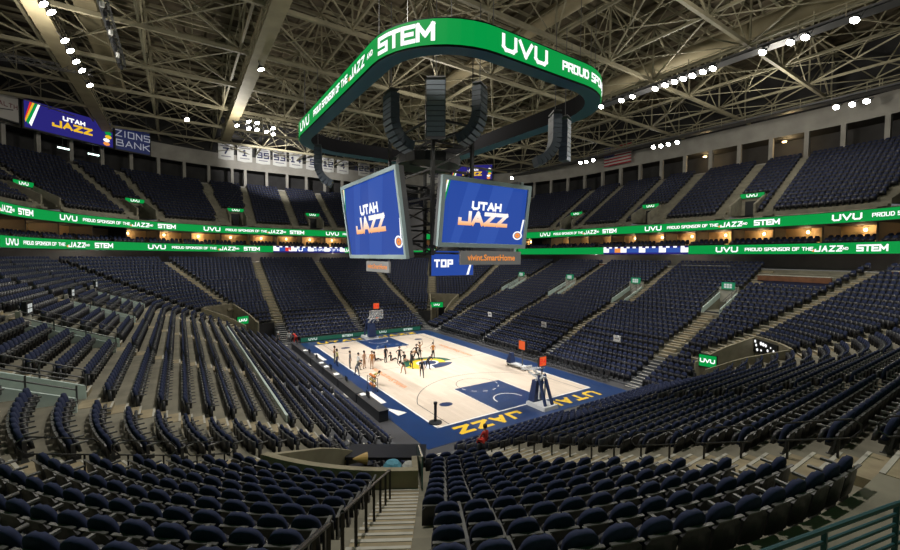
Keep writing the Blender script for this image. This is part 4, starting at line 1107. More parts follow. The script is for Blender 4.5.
# teal platform rail
PTS = [(-20.2, -34.55, 8.72), (-17.7, -35.0, 8.61), (-15.05, -35.5, 8.48), (-13.2, -36.1, 8.48), (-11.6, -36.6, 8.48)]
b, q = MB().use(M_TEAL), []
for h in (0, -.11, -.22, -.33, -.44): b.tube([(x, y, z+h) for x, y, z in PTS], .018 if h else .026, 7)
for x, y, z in PTS: q.append(MB().use(M_TEAL)); q[-1].bar((x, y, z-1.1), (x, y, z), .045)
q.append(MB().use(M_TEAL)); q[-1].bar((-16.4, -35.25, 7.6), (-16.4, -35.25, 8.54), .04)
rail_thing('platform_railing', [('bars', b), ('post', q)], 'teal barred platform railing at the lower right corner', 'railing')

# ------------------------------------------------------------------ boards, banners, flag
def flat_board(pL, pR, z0, z1, m, name, label, cat, deco):
    pL, pR = np.array(pL, float), np.array(pR, float); c = (pL+pR)/2; w_ = np.hypot(*(pR-pL)); rt = np.array([*(pR-pL)/w_, 0.]); n = np.array([rt[1], -rt[0], 0.])
    root = empty(name, (c[0], c[1], (z0+z1)/2), 0, label, cat); h = z1-z0
    b = MB().use(M_BLACK); b.box(-n*.25, (w_, .4, h), rt, n); b.build('cabinet', parent=root)
    f = lambda u, v, e=.0: rt*u+np.array([0, 0, v])+n*(e-.04)
    b = MB().use(m); W, H = w_/2-.2, h/2-.2; b.poly([f(-W, -H), f(W, -H), f(W, H), f(-W, H)]); b.build('face', parent=root)
    b = MB().use(M_GREY)
    for s in (-.4, .4): b.bar(f(w_*s, h/2, -.3), f(w_*s, h/2+2.2, -.3), .08)
    b.build('hanger', parent=root)
    deco(root, f, W, H); return root
def utah(root, f, W, H):
    b = MB().use(M_LWHITE); letter(b, 'UTAH', lambda u, v: f(u, v, .02), .05*W, .18*H, .34*H, .1*H, center=True, cw=.75); 
    b.build('title_lettering', parent=root); b = MB().use(M_LYELLOW); letter(b, 'JAZZ', lambda u, v: f(u, v, .02), .02*W, -.45*H, .55*H, .15*H, center=True, cw=.9); b.build('team_lettering', parent=root)
    b = MB()
    for k, m in enumerate((M_LRED, M_LYELLOW, M_LGREEN, M_LWHITE)):
        b.use(m); x = -W+.02*W+k*.055*W; b.poly([f(-W*.99, -H*.9+k*.0-.0+(.35-k*.12)*H*-0, .02)]*0 or [f(x-.0*W+.10*W, H*.95, .02), f(x+.045*W+.10*W, H*.95, .02), f(x-.10*W+.045*W if k else -W*.98, -H*.55-.1*k*H, .02), f(max(-W*.99, x-.10*W), -H*.55-.1*k*H+.2*H, .02)])
    b.build('corner_stripe', parent=root)
    b = MB(); cx = W*.88
    for k, m in enumerate((M_LORANGE, M_LWHITE, M_LYELLOW, M_LGREEN, M_LWHITE)):
        b.use(m); y = -H*.8+k*.3*H; b.poly([f(cx+.09*W*math.cos(t)-(.05*W if k < 2 else 0), y+.16*H*math.sin(t), .02) for t in np.linspace(0, 2*math.pi, 9)[:-1]])
    b.build('note_emblem', parent=root)
flat_board((-38.5, 41.3), (-29.75, 48.6), 27.9, 32.0, M_LNAVY, 'corner_video_board', 'purple UTAH JAZZ video board high in the far left corner', 'video board', utah)
def zions(root, f, W, H):
    m = mat('silver_letters', (.55, .57, .66), .4, emit=(.4, .42, .5), estr=.35); b = MB().use(m)
    letter(b, 'ZIONS', lambda u, v: f(u, v, .02), 0, .1*H, .58*H, .08*H, center=True, cw=.72); letter(b, 'BANK', lambda u, v: f(u, v, .02), 0, -.72*H, .58*H, .08*H, center=True, cw=.82); b.build('lettering', parent=root)
flat_board((-29.7, 48.65), (-25.1, 51.0), 27.9, 32.0, mat('sign_navy', (.012, .018, .07), .5, emit=(.012, .02, .09), estr=.5), 'bank_sign', 'navy ZIONS BANK sign beside the purple video board', 'sign', zions)
def health(root, f, W, H):
    b = MB().use(mat('dark_red_letters', (.16, .05, .06), .6)); q_, W_ = strokes('HEALTH', .34*H, .06*H, cw=.62); letter(b, 'HEALTH', lambda u, v: f(u, v, .02), .97*W-W_, -.05*H, .34*H, .06*H, cw=.62); b.build('lettering', parent=root)
    b = MB().use(M_GREY); letter(b, 'CARE', lambda u, v: f(u, v, .02), .55*W, -.55*H, .18*H, .03*H, cw=.9) if False else b.box(f(.3*W, -.45*H, .02), (.9*W, .02, .08*H)); b.build('underline', parent=root)
flat_board((-44.5, 33.6), (-38.65, 41.15), 28.2, 32.0, mat('sign_white', (.45, .43, .41), .6), 'health_sign', 'pale sign ending in HEALTH at the left edge of the picture', 'sign', health)
flat_board((33.4, 46.1), (40.4, 38.9), 29.2, 33.0, M_LNAVY, 'corner_video_board', 'purple UTAH JAZZ video board peeking over the end video screen', 'video board', utah)
def banner(pos, n, num, label, w_=2.7, h=3.5):
    n3 = np.array([n[0], n[1], 0.]); rt = np.array([n[1], -n[0], 0.]); root = empty('jersey_banner', pos, 0, label, 'banner', 'white retired number banners')
    f = lambda u, v, e=0.: rt*u+np.array([0, 0, v])-n3*e
    b = MB().use(mat('banner_white', (.66, .66, .64), .8, var=.05, scale=2)); m_ = 8
    front = [f(-w_/2+w_*k/m_, h/2, .05*math.sin(k*1.3)) for k in range(m_+1)]; low = [f(-w_/2+w_*k/m_, -h/2-(.16*(1-abs(2*k/m_-1))), .05*math.sin(k*1.3+.5)) for k in range(m_+1)]
    for k in range(m_): 
        b.poly([low[k], low[k+1], front[k+1], front[k]]); b.poly([low[k+1]+n3*.03, low[k]+n3*.03, front[k]+n3*.03, front[k+1]+n3*.03])
    b.build('cloth', parent=root)
    b = MB().use(mat('banner_navy', (.03, .035, .10), .7)); letter(b, num, lambda u, v: f(u, v, .09), 0, -.7, 1.25, .27, center=True, cw=.62); b.build('number', parent=root)
    b = MB().use(mat('banner_grey', (.22, .22, .26), .7))
    for (u, v, ww, hh_) in ((0, 1.15, 1.3, .16), (0, .85, 1.9, .2), (0, -1.15, 1.7, .18)): b.box(f(u, v, .09), (ww, .01, hh_), rt, n3)
    b.build('name_band', parent=root)
    b = MB().use(M_GREY); b.tube([f(-w_/2-.1, h/2+.03), f(w_/2+.1, h/2+.03)], .05, 6); b.build('rod', parent=root)
for k, (x, num) in enumerate(((-13.4, '7'), (-10.1, '1'), (-6.7, '35'), (-3.5, '53'), (-.25, '14'), (3.2, '9'), (6.6, '12'), (10.0, '4'))):
    q, n = P('F', x, 38.2); banner((q[0], q[1], 31.6), n, num, f'white banner numbered {num} hanging high on the far wall', h=3.4)
for k, (t, num) in enumerate(((84, '1223'), (78.5, '32'), (72.5, '45'))):
    q, n = P('FR', t, 38.2); banner((q[0], q[1], 31.6), n, num, f'white banner numbered {num} on the curved far wall behind the scoreboard', h=3.4)
q, n = P('FR', 58.8, 38.0); banner((q[0], q[1], 31.1), n, '52', 'large white 52 banner between the hanging video screens', 4.5, 4.0)
# flag
root = empty('us_flag', (48.7, 11.8, 30.7), 0, 'United States flag hung on the upper right wall', 'flag')
b = MB(); MR, MW_, MBL = mat('flag_red', (.35, .03, .04), .8), mat('flag_white', (.5, .49, .47), .8), mat('flag_blue', (.02, .03, .14), .8)
for k in range(13):
    b.use(MR if k % 2 == 0 else MW_); z0, z1 = 1.8-k*3.6/13, 1.8-(k+1)*3.6/13
    for j in range(10):
        ya, yb = 2.9-j*.58, 2.9-(j+1)*.58
        if k < 7 and j < 4: continue
        xa, xb = .06*math.sin(j*1.1), .06*math.sin((j+1)*1.1); b.hexa([(xa, ya, z1), (xb, yb, z1), (xb+.03, yb, z1), (xa+.03, ya, z1), (xa, ya, z0), (xb, yb, z0), (xb+.03, yb, z0), (xa+.03, ya, z0)])
b.build('stripes', parent=root)
b = MB().use(MBL); b.box((0, 2.9-1.16, 1.8-3.6*3.5/13), (.05, 2.32, 3.6*7/13)); b.use(MW_)
for r in range(5):
    for c in range(6): b.poly([(-.035, 2.7-c*.38+.07*math.cos(t)*(1 if k % 2 else .45), 1.6-r*.36+.07*math.sin(t)*(1 if k % 2 else .45)) for k, t in enumerate(np.linspace(math.pi/2, math.pi/2+2*math.pi, 11)[:-1])])
b.build('canton', parent=root)
b = MB().use(M_GREY); b.tube([(0, -3, 1.86), (0, 3, 1.86)], .05, 6); b.build('rod', parent=root)
# lit boxes in the upper right wall openings
for k, (ya, yb) in enumerate(((-1.0, -5.5), (-11.8, -16.0))):
    l = bpy.data.lights.new('upper_box_glow', 'POINT'); o = bpy.data.objects.new('upper_box_glow', l); col.objects.link(o); l.energy = 150; l.color = (1, .72, .36); l.shadow_soft_size = .2; o.location = (51.2, (ya+yb)/2, 27.4)
    root = empty('ceiling_lamp', (51.4, (ya+yb)/2+.6, 28.0), 0, 'warm lamp inside the upper right wall opening, '+('nearer the flag' if k == 0 else 'farther from the flag'), 'lamp')
    b = MB().use(M_WARM); b.lathe((0, 0, -.2), [(.1, 0), (.28, .08), (.28, .2)], 10); b.build('shade', parent=root); b = MB().use(M_GREY); b.lathe((0, 0, 0), [(.08, 0), (.08, .28)], 6); b.build('stem', parent=root)

# ------------------------------------------------------------------ the court
CL, CW = 14.325, 7.62
def wood():
    m = bpy.data.materials.new('maple_boards'); m.use_nodes = True; nt = m.node_tree; bs = nt.nodes['Principled BSDF']
    tc = nt.nodes.new('ShaderNodeTexCoord'); mp = nt.nodes.new('ShaderNodeMapping'); br = nt.nodes.new('ShaderNodeTexBrick')
    mp.inputs['Rotation'].default_value = (0, 0, math.pi/2); br.inputs['Scale'].default_value = 1.0; br.inputs['Brick Width'].default_value = 1.9; br.inputs['Row Height'].default_value = .3; br.inputs['Mortar Size'].default_value = .004
    br.inputs['Color1'].default_value = (.66, .555, .455, 1); br.inputs['Color2'].default_value = (.60, .50, .405, 1); br.inputs['Mortar'].default_value = (.5, .41, .33, 1)
    nt.links.new(tc.outputs['Object'], mp.inputs[0]); nt.links.new(mp.outputs[0], br.inputs['Vector']); nt.links.new(br.outputs['Color'], bs.inputs['Base Color'])
    bs.inputs['Roughness'].default_value = .38; bs.inputs['Specular IOR Level'].default_value = .35; return m
M_BLUE = mat('court_blue', (.007, .03, .115), .35, var=.08, scale=.8)
M_YEL = mat('court_yellow', (.75, .48, .02), .45)
M_LINE = mat('court_white', (.75, .73, .70), .45)
M_DLINE = mat('court_dark_line', (.05, .05, .06), .45)
court = empty('basketball_court', (0, 0, 0), 0, 'pale maple basketball court with deep blue border and keys', 'court')
b = MB(); b.box((0, 0, -.005), (19.3, 33.2, .02)); b.build('apron', M_BLUE, court)
b = MB(); b.box((0, 0, .004), (2*CW, 2*CL, .012)); b.build('hardwood', wood(), court)
def strip(b, p, q, w_, z=.0145):
    p, q = np.array(p, float), np.array(q, float); d = (q-p)/np.hypot(*(q-p)); n = np.array([-d[1], d[0]])*w_/2
    b.poly([(*(p-n), z), (*(q-n), z), (*(q+n), z), (*(p+n), z)])
def arc(b, c, r, a0, a1, w_, z=.0145, n=40):
    for k in range(n):
        t, u = a0+(a1-a0)*k/n, a0+(a1-a0)*(k+1)/n
        b.poly([(c[0]+(r-w_/2)*math.cos(t), c[1]+(r-w_/2)*math.sin(t), z), (c[0]+(r+w_/2)*math.cos(t), c[1]+(r+w_/2)*math.sin(t), z), (c[0]+(r+w_/2)*math.cos(u), c[1]+(r+w_/2)*math.sin(u), z), (c[0]+(r-w_/2)*math.cos(u), c[1]+(r-w_/2)*math.sin(u), z)])
for s in (-1, 1):
    b = MB(); b.box((0, s*(CL-2.895), .0065), (4.88, 5.79, .012)); b.build('key', M_BLUE, court)
b = MB()
for s in (-1, 1):
    strip(b, (-CW-.08, s*(CL+.03)), (CW+.08, s*(CL+.03)), .14); strip(b, (s*(CW+.03), -CL-.1), (s*(CW+.03), CL+.1), .14)
    for x in (-2.44, 2.44): strip(b, (x, s*CL), (x, s*(CL-5.79)), .07)
    arc(b, (0, s*(CL-1.575)), 1.25, math.pi*(0 if s < 0 else 1), math.pi*(1 if s < 0 else 2), .09)
    for k in range(6):
        a = (k+.5)/6*math.pi+(0 if s > 0 else math.pi); t0_ = a-.12; arc(b, (0, s*(CL-5.79)), 1.83, t0_, t0_+.24, .07, n=4)
b.build('white_line', M_LINE, court)
b = MB()
for s in (-1, 1):
    yc = s*(CL-1.575); R3 = 7.24; a = math.acos(6.7/R3)
    for x in (-6.7, 6.7): strip(b, (x, s*CL), (x, yc-s*R3*math.sin(a)), .06)
    arc(b, (0, yc), R3, (a if s < 0 else math.pi+a), (math.pi-a if s < 0 else 2*math.pi-a), .06)
    arc(b, (0, s*(CL-5.79)), 1.83, (0 if s < 0 else math.pi), (math.pi if s < 0 else 2*math.pi), .05)
strip(b, (-CW, 0), (CW, 0), .05)
b.build('dark_line', M_DLINE, court)
# centre mark: banded note shape
b = MB(); GD, NV = mat('court_green', (.01, .085, .05), .45), mat('court_navy', (.01, .025, .09), .45)
rx, ry = 2.75, 2.2
def band(m, r0, r1, a0, a1, z):
    b.use(m); n = 24
    for k in range(n):
        t, u = a0+(a1-a0)*k/n, a0+(a1-a0)*(k+1)/n
        b.poly([(r0*rx*math.cos(t), r0*ry*math.sin(t), z), (r1*rx*math.cos(t), r1*ry*math.sin(t), z), (r1*rx*math.cos(u), r1*ry*math.sin(u), z), (r0*rx*math.cos(u), r0*ry*math.sin(u), z)])
band(GD, .72, 1.0, math.radians(-10), math.radians(190), .0165); band(M_YEL, .45, .72, math.radians(-30), math.radians(215), .0165); band(M_LINE, .36, .45, 0, math.pi*2, .0165)
band(NV, 0.02, .36, 0, math.pi*2, .0165); band(M_YEL, .72, 1.0, math.radians(190), math.radians(232), .0165); band(NV, .45, 1.0, math.radians(262), math.radians(330), .0165); band(M_LINE, .45, .95, math.radians(238), math.radians(262), .0165)
b.build('centre_emblem', parent=court)
# lettering on the ends and sides
def court_text(text, fn, h, wt, m, nm, **k):
    q, W_ = strokes(text, h, wt, **k); b = MB().use(m)
    for ki, kq in enumerate(q): b.poly([(*fn(p[0]-W_/2, p[1])[:2], fn(0, 0)[2]+.0006*(ki+1)) for p in kq])
    return b.build(nm, parent=court)
for s in (-1, 1):
    court_text('UTAH', lambda u, v: (s*(u-4.1)*1.0, s*(CL+.55+v), .0125), 1.15, .3, M_YEL, 'end_lettering', cw=.82, gap=.42)
    court_text('JAZZ', lambda u, v: (s*(u+4.1)*1.0, s*(CL+.55+v), .0125), 1.15, .3, M_YEL, 'end_lettering', cw=.82, gap=.42)
M_COR = mat('court_orange', (.72, .27, .09), .45)
for s, nm in ((-1, 'side_lettering'), (1, 'side_lettering')):
    o = text_mesh('vivint.SmartHome', .95, M_COR, nm, court, Matrix.Translation((s*5.7, -2.6 if s < 0 else 3.4, .0165)) @ Matrix.Rotation(math.pi/2*(1 if s < 0 else 1), 4, 'Z'))
b = MB()
for x0, y0, x1, y1 in ((-8.95, -5.4, -8.5, -8.4), (-8.95, 6.6, -8.5, 10.2)):
    b = MB(); b.poly([(x0, y0, .0125), (x0, y1, .0125), (x1, y1, .0125), (x1, y0, .0125)]); b.build('side_mark', M_LINE, court)
b = MB()
b.poly([(-9.1, -9.2, .0125), (-8.9, -11.2, .0125), (-8.1, -11.0, .0125)])
b.build('side_mark', M_LINE, court)
b = MB()
for s in (-1, 1):
    for x in (-4.9, 5.1): b.poly([(x+.55*math.cos(t), s*(CL-3.2)+.42*math.sin(t), .0165) for t in np.linspace(0, 2*math.pi, 13)[:-1]])
b.build('corner_mark', NV, court)

# ------------------------------------------------------------------ basket stands
M_PAD = mat('blue_padding', (.018, .035, .11), .55); M_ARMW = mat('stand_white', (.62, .63, .64), .4)
M_CLEAR = bpy.data.materials.new('backboard_glass'); M_CLEAR.use_nodes = True
_b = M_CLEAR.node_tree.nodes['Principled BSDF']; _b.inputs['Base Color'].default_value = (.8, .85, .88, 1); _b.inputs['Alpha'].default_value = .28; _b.inputs['Roughness'].default_value = .1
M_CLOCK = screen_mat('clock_orange', (225, 92, 45), 1.0)
def shot_clock(parent, c, rt, up, n, s=1.0):
    b = MB().use(M_BLACK); c = np.array(c); b.box(c, (1.0*s, .22, 1.0*s), rt, n, up); b.build('shot_clock', parent=parent)
    for sd in (-1, 1):
        b = MB().use(M_CLOCK); r = np.array(rt)*sd; k = np.array(n)*sd*-1; f = lambda u, v: c+r*u+np.array(up)*v-np.array(n)*(-sd)*.115*-1
        b.poly([c+r*u+np.array(up)*v+np.array(n)*sd*-.115*-1 for u, v in ((-.44*s, -.44*s), (.44*s, -.44*s), (.44*s, .44*s), (-.44*s, .44*s))]) ; b.build('clock_face', parent=parent)
def basket(x, y, rz, label, folded=False):
    """stand whose board faces +y local"""
    r = empty('basketball_hoop', (x, y, .012), rz, label, 'basketball hoop')
    b = MB().use(M_ARMW); b.hexa([(-.85, -2.1, 0), (.85, -2.1, 0), (.85, .1, 0), (-.85, .1, 0), (-.8, -2.05, .28), (.8, -2.05, .28), (.8, .05, .28), (-.8, .05, .28)]); b.build('base', parent=r)
    b = MB().use(M_PAD); b.hexa([(-.55, -.55, .28), (.55, -.55, .28), (.55, .12, .28), (-.55, .12, .28), (-.42, -.75, 2.0), (.42, -.75, 2.0), (.42, -.2, 2.0), (-.42, -.2, 2.0)]); b.build('front_padding', parent=r)
    b = MB().use(M_PAD); b.bar((-.4, -1.8, .28), (-.34, -.9, 2.5), .2); b.build('rear_strut', parent=r); b = MB().use(M_PAD); b.bar((.4, -1.8, .28), (.34, -.9, 2.5), .2); b.build('rear_strut', parent=r)
    if folded:
        b = MB().use(M_ARMW)
        for s in (-.32, .32): b.bar((s, -.3, 1.0), (s, -.75, 2.35), .15); b.bar((s, -1.2, 2.2), (s, .35, 2.5), .14); b.bar((s, -.95, .6), (s, -1.1, 2.3), .12)
        b.bar((-.4, -.4, 2.42), (.4, -.4, 2.42), .12); b.bar((-.4, -1.1, 2.3), (.4, -1.1, 2.3), .12); b.build('boom', parent=r)
        b = MB().use(M_CLEAR); b.box((0, .15, 2.75), (1.07, 1.83, .03), (1, 0, 0), (0, .98, -.2), (0, .2, .98)); b.build('backboard', parent=r)
        b = MB().use(M_ARMW)
        for u in (-.54, .54): b.bar((u, -.75, 2.93), (u, 1.05, 2.57), .07)
        for v, z in ((-.75, 2.93), (1.05, 2.57)): b.bar((-.54, v, z), (.54, v, z), .07)
        b.build('backboard_frame', parent=r)
        b = MB().use(M_GREY); b.bar((.35, -.6, 2.4), (.35, -.6, 3.0), .08); b.build('clock_post', parent=r)
        b = MB().use(M_BLACK); b.box((.35, -.6, 3.45), (.86, .2, .8)); b.build('shot_clock', parent=r)
        b = MB().use(M_CLOCK)
        for sd in (-1, 1): b.poly([(.35+u, -.6+sd*.106, 3.45+v) for u, v in ((-.39, -.36), (.39, -.36), (.39, .36), (-.39, .36))])
        b.use(M_LRED)
        for sd in (-1, 1): letter(b, '24', lambda u, v: (.35+u*-sd, -.6+sd*.112, 3.45+v), 0, -.22, .44, .09, center=True)
        b.build('clock_face', parent=r); r.scale = (.86, .86, .95)
        return r
    b = MB().use(M_ARMW)
    for s in (-.3, .3): b.bar((s, -.75, 2.1), (s*.9, 1.15, 3.3), .13); b.bar((s, -.95, 2.6), (s*.9, 1.15, 3.75), .11)
    b.bar((-.3, .2, 2.75), (.3, .2, 2.75), .1); b.build('boom', parent=r)
    b = MB().use(M_CLEAR); b.box((0, 1.25, 3.43), (1.83, .03, 1.07)); b.build('backboard', parent=r)
    b = MB().use(M_ARMW)
    for c, d in (((0, 1.25, 3.96), (1.9, .06, .07)), ((0, 1.25, 2.9), (1.9, .08, .09)), ((-.92, 1.25, 3.43), (.06, .06, 1.07)), ((.92, 1.25, 3.43), (.06, .06, 1.07))): b.box(c, d)
    for c, d in (((0, 1.275, 3.5), (.61, .01, .05)), ((0, 1.275, 3.08), (.61, .01, .05)), ((-.28, 1.275, 3.29), (.05, .01, .45)), ((.28, 1.275, 3.29), (.05, .01, .45))): b.box(c, d)
    b.build('backboard_frame', parent=r)
    b = MB().use(mat('rim_orange', (.75, .14, .03), .4)); b.tube([(.225*math.cos(t), 1.63+.225*math.sin(t), 3.05) for t in np.linspace(0, 2*math.pi, 17)[:-1]], .02, 6, closed=True); b.box((0, 1.34, 3.04), (.15, .16, .06)); b.build('rim', parent=r)
    b = MB().use(M_WHITE)
    for k in range(12):
        a = 2*math.pi*k/12
        for s in (-1, 1): b.tube([(.22*math.cos(a), 1.63+.22*math.sin(a), 3.04), (.15*math.cos(a+s*.5), 1.63+.15*math.sin(a+s*.5), 2.8), (.12*math.cos(a+s*.9), 1.63+.12*math.sin(a+s*.9), 2.6)], .006, 3)
    b.build('net', parent=r)
    b = MB().use(M_GREY); b.bar((0, 1.1, 3.9), (0, 1.1, 4.2), .08); b.build('clock_post', parent=r)
    b = MB().use(M_BLACK); b.box((0, 1.1, 4.55), (.86, .2, .8)); b.build('shot_clock', parent=r)
    b = MB().use(M_CLOCK)
    for sd in (-1, 1): b.poly([(u, 1.1+sd*.106, 4.55+v) for u, v in ((-.39, -.36), (.39, -.36), (.39, .36), (-.39, .36))])
    b.use(M_LRED)
    for sd in (-1, 1):
        letter(b, '24', lambda u, v: (u*-sd, 1.1+sd*.112, 4.55+v), 0, -.22, .44, .09, center=True)
    b.build('clock_face', parent=r)
    return r
basket(.9, -CL-.1, 0, 'folded basketball hoop at the near end with blue padded uprights', True)
basket(0, CL+.2, math.pi, 'basketball hoop at the far end before the blue key')
root = empty('clock_stand', (6.9, -6.4, .012), 0, 'wheeled white stand with an orange lit board by the right sideline', 'stand')
b = MB().use(M_ARMW); b.box((-.1, 0, .25), (.7, 2.6, .16)); b.box((0, -1.3, .3), (.9, .16, .3)); b.box((0, 1.3, .3), (.9, .16, .3)); b.build('base', parent=root)
b = MB().use(M_PAD); b.hexa([(-.5, .7, .3), (.2, .7, .3), (.2, 1.4, .3), (-.5, 1.4, .3), (-.25, .9, 1.3), (.1, .9, 1.3), (.1, 1.2, 1.3), (-.25, 1.2, 1.3)]); b.build('padding', parent=root)
b = MB().use(M_GREY); b.bar((0, -.5, .3), (0, -.5, 1.9), .09); b.build('pole', parent=root)
for q in ((-.35, -1.25), (.25, -1.25), (-.35, 1.25), (.25, 1.25)): b = MB().use(M_BLACK); b.lathe((q[0], q[1], .09), [(.09, -.04), (.09, .04)], 10, axis=(1, 0, 0)); b.build('wheel', parent=root)
b = MB().use(M_BLACK); b.box((0, -.5, 2.35), (.22, .95, .95)); b.build('clock_housing', parent=root)
b = MB().use(M_CLOCK)
for sd in (-1, 1): b.poly([(sd*.116, -.5+u, 2.35+v) for u, v in ((-.42, -.42), (.42, -.42), (.42, .42), (-.42, .42))])
b.poly([(-.42, -.98, 1.93), (.42, -.98, 1.93), (.42, -.98, 2.77), (-.42, -.98, 2.77)]) if False else None
b.build('clock_face', parent=root)

# courtside boards, tables, chairs
root = empty('courtside_board', (0, 17.0, 0), 0, 'low green lit advertising board along the far baseline', 'advertising board')
b = MB().use(M_BLACK); b.box((0, .12, .32), (17.6, .22, .64)); b.build('cabinet', parent=root)
b = MB().use(mat('board_green', (.01, .01, .01), .4, emit=lin(30, 100, 80), estr=.6)); b.poly([(-8.7, 0, .06), (8.7, 0, .06), (8.7, 0, .6), (-8.7, 0, .6)]); b.build('screen', parent=root)
b = MB().use(mat('board_letters', (.1, .1, .1), .4, emit=(.7, .8, .75), estr=.8))
for x in (-7.2, -2.6, 2.6, 6.6): letter(b, 'UVU' if x in (-7.2, 2.6) else 'STEM', lambda u, v: (u, -.02, v), x, .18, .3, .08, center=True, cw=.8)
b.build('lettering', parent=root)
for k, y in enumerate((-9.5, -5.2, -.9, 3.4, 7.7, 12.0)):
    r = empty('press_table', (-10.15, y, 0), 0, f'black draped press table on the left sideline, {ORD[k+1]} from the camera', 'table', 'left sideline press tables')
    b = MB().use(M_BLACK); b.box((0, 0, .37), (.66, 4.1, .72)); b.build('drape', parent=r); b = MB().use(mat('table_top', (.05, .05, .055), .3)); b.box((0, 0, .745), (.74, 4.2, .03)); b.build('table_top', parent=r)
for k, (y, w_) in enumerate(((-7.8, .5), (-1.6, .6), (1.3, .55), (2.9, .5), (9.0, .6))):
    b = MB().use(M_WHITE); b.box((-10.15, y, .772), (.4, w_, .02)); b.box((-10.15+.05, y+.1, .785), (.3, w_*.7, .012), (.98, .2, 0), (-.2, .98, 0)); tag(b.build('paper_sheets'), f'white papers lying on the left press tables, {ORD[k+1]} batch from the camera', 'papers')
for k, (y, h) in enumerate(((-8.9, .42), (-4.3, .36), (-.2, .42), (4.3, .38), (7.0, .4), (12.6, .36))):
    r = empty('monitor', (-10.2, y, .76), 0, f'dark monitor standing on the left press tables, {ORD[k+1]} from the camera', 'monitor', 'press table monitors')
    b = MB().use(M_BLACK); b.box((0, 0, .14+h/2), (.04, h*1.5, h)); b.build('display', parent=r); b = MB().use(M_GREY); b.box((0, 0, .01), (.2, .26, .02)); b.bar((0, 0, .02), (0, 0, .16), .04); b.build('stand', parent=r)
def chair_proto():
    r = empty('courtside_chair', (0, 0, -60)); 
    b = MB().use(M_BLACK); b.box((0, 0, .45), (.46, .44, .07)); reg(b.build('seat', parent=r)); b = MB().use(M_BLACK); b.box((0, .2, .74), (.46, .06, .42), Z=(0, .12, .99)); reg(b.build('backrest', parent=r))
    b = MB().use(M_GREY)
    for s in (-.2, .2): b.bar((s, -.2, 0), (s, .18, .55), .03); b.bar((s, .2, 0), (s, -.15, .44), .03)
    reg(b.build('leg_frame', parent=r)); return r
CP = chair_proto(); used = False
for nm, cells_, lab in (('right', [(10.35, -14+.68*k, -math.pi/2) for k in range(42)], 'black courtside chair in the single row along the right sideline'),
                        ('near', [], 'black courtside chair in the row behind the near baseline')):
    for (x, y, rz) in cells_:
        o = CP if not used else copy_tree(CP); used = True
        o.location = (x, y, 0); o.rotation_euler = (0, 0, rz); tag(o, lab, 'chair', f'courtside chairs {nm}')
# ball rack
root = empty('ball_rack', (-8.3, -5.2, .012), math.radians(90), 'wheeled ball rack at the left sideline', 'rack')
b = MB().use(M_GREY)
for x in (-.6, .6):
    for y in (-.2, .2): b.bar((x, y, .1), (x, y, 1.15), .04)
for z in (.35, .75, 1.1):
    for y in (-.14, .14): b.bar((-.62, y, z), (.62, y, z), .03)
b.build('frame', parent=root)
for q in ((-.6, -.2), (.6, -.2), (-.6, .2), (.6, .2)): b = MB().use(M_BLACK); b.lathe((*q, .06), [(.06, -.02), (.06, .02)], 8, axis=(0, 1, 0)); b.build('wheel', parent=root)
def ball_mesh(m):
    b = MB().use(m); b.lathe((0, 0, 0), [(.12*math.sin(t), -.12*math.cos(t)) for t in np.linspace(.15, math.pi-.15, 9)], 14); return b
MO, MY = mat('ball_orange', (.62, .2, .05), .6), mat('ball_yellow', (.55, .42, .12), .6)
for k in range(9):
    t_, r_ = k % 3, k//3
    o = ball_mesh(MO if r_ != 1 else MY).build('basketball', smooth=True); o.location = (-8.3, -5.6+.4*t_, .35+.13+.4*r_-(.03 if r_ == 2 else 0))
    tag(o, f'{"orange" if r_ != 1 else "yellowish"} ball on the {("bottom", "middle", "top")[r_]} shelf of the ball rack, {ORD[t_+1]} from the camera', 'ball', 'balls on the rack')
# post near the court corner
root = empty('barrier_post', (-7.35, -13.6, .012), 0, 'short black post standing at the near left corner of the court', 'post')
b = MB().use(M_BLACK); b.lathe((0, 0, 0), [(.45, 0), (.45, .06), (.14, .12)], 16); b.build('base', parent=root); b = MB().use(M_BLACK); b.lathe((0, 0, .1), [(.1, 0), (.1, 1.15), (.13, 1.16), (.13, 1.3)], 10); b.build('column', parent=root)

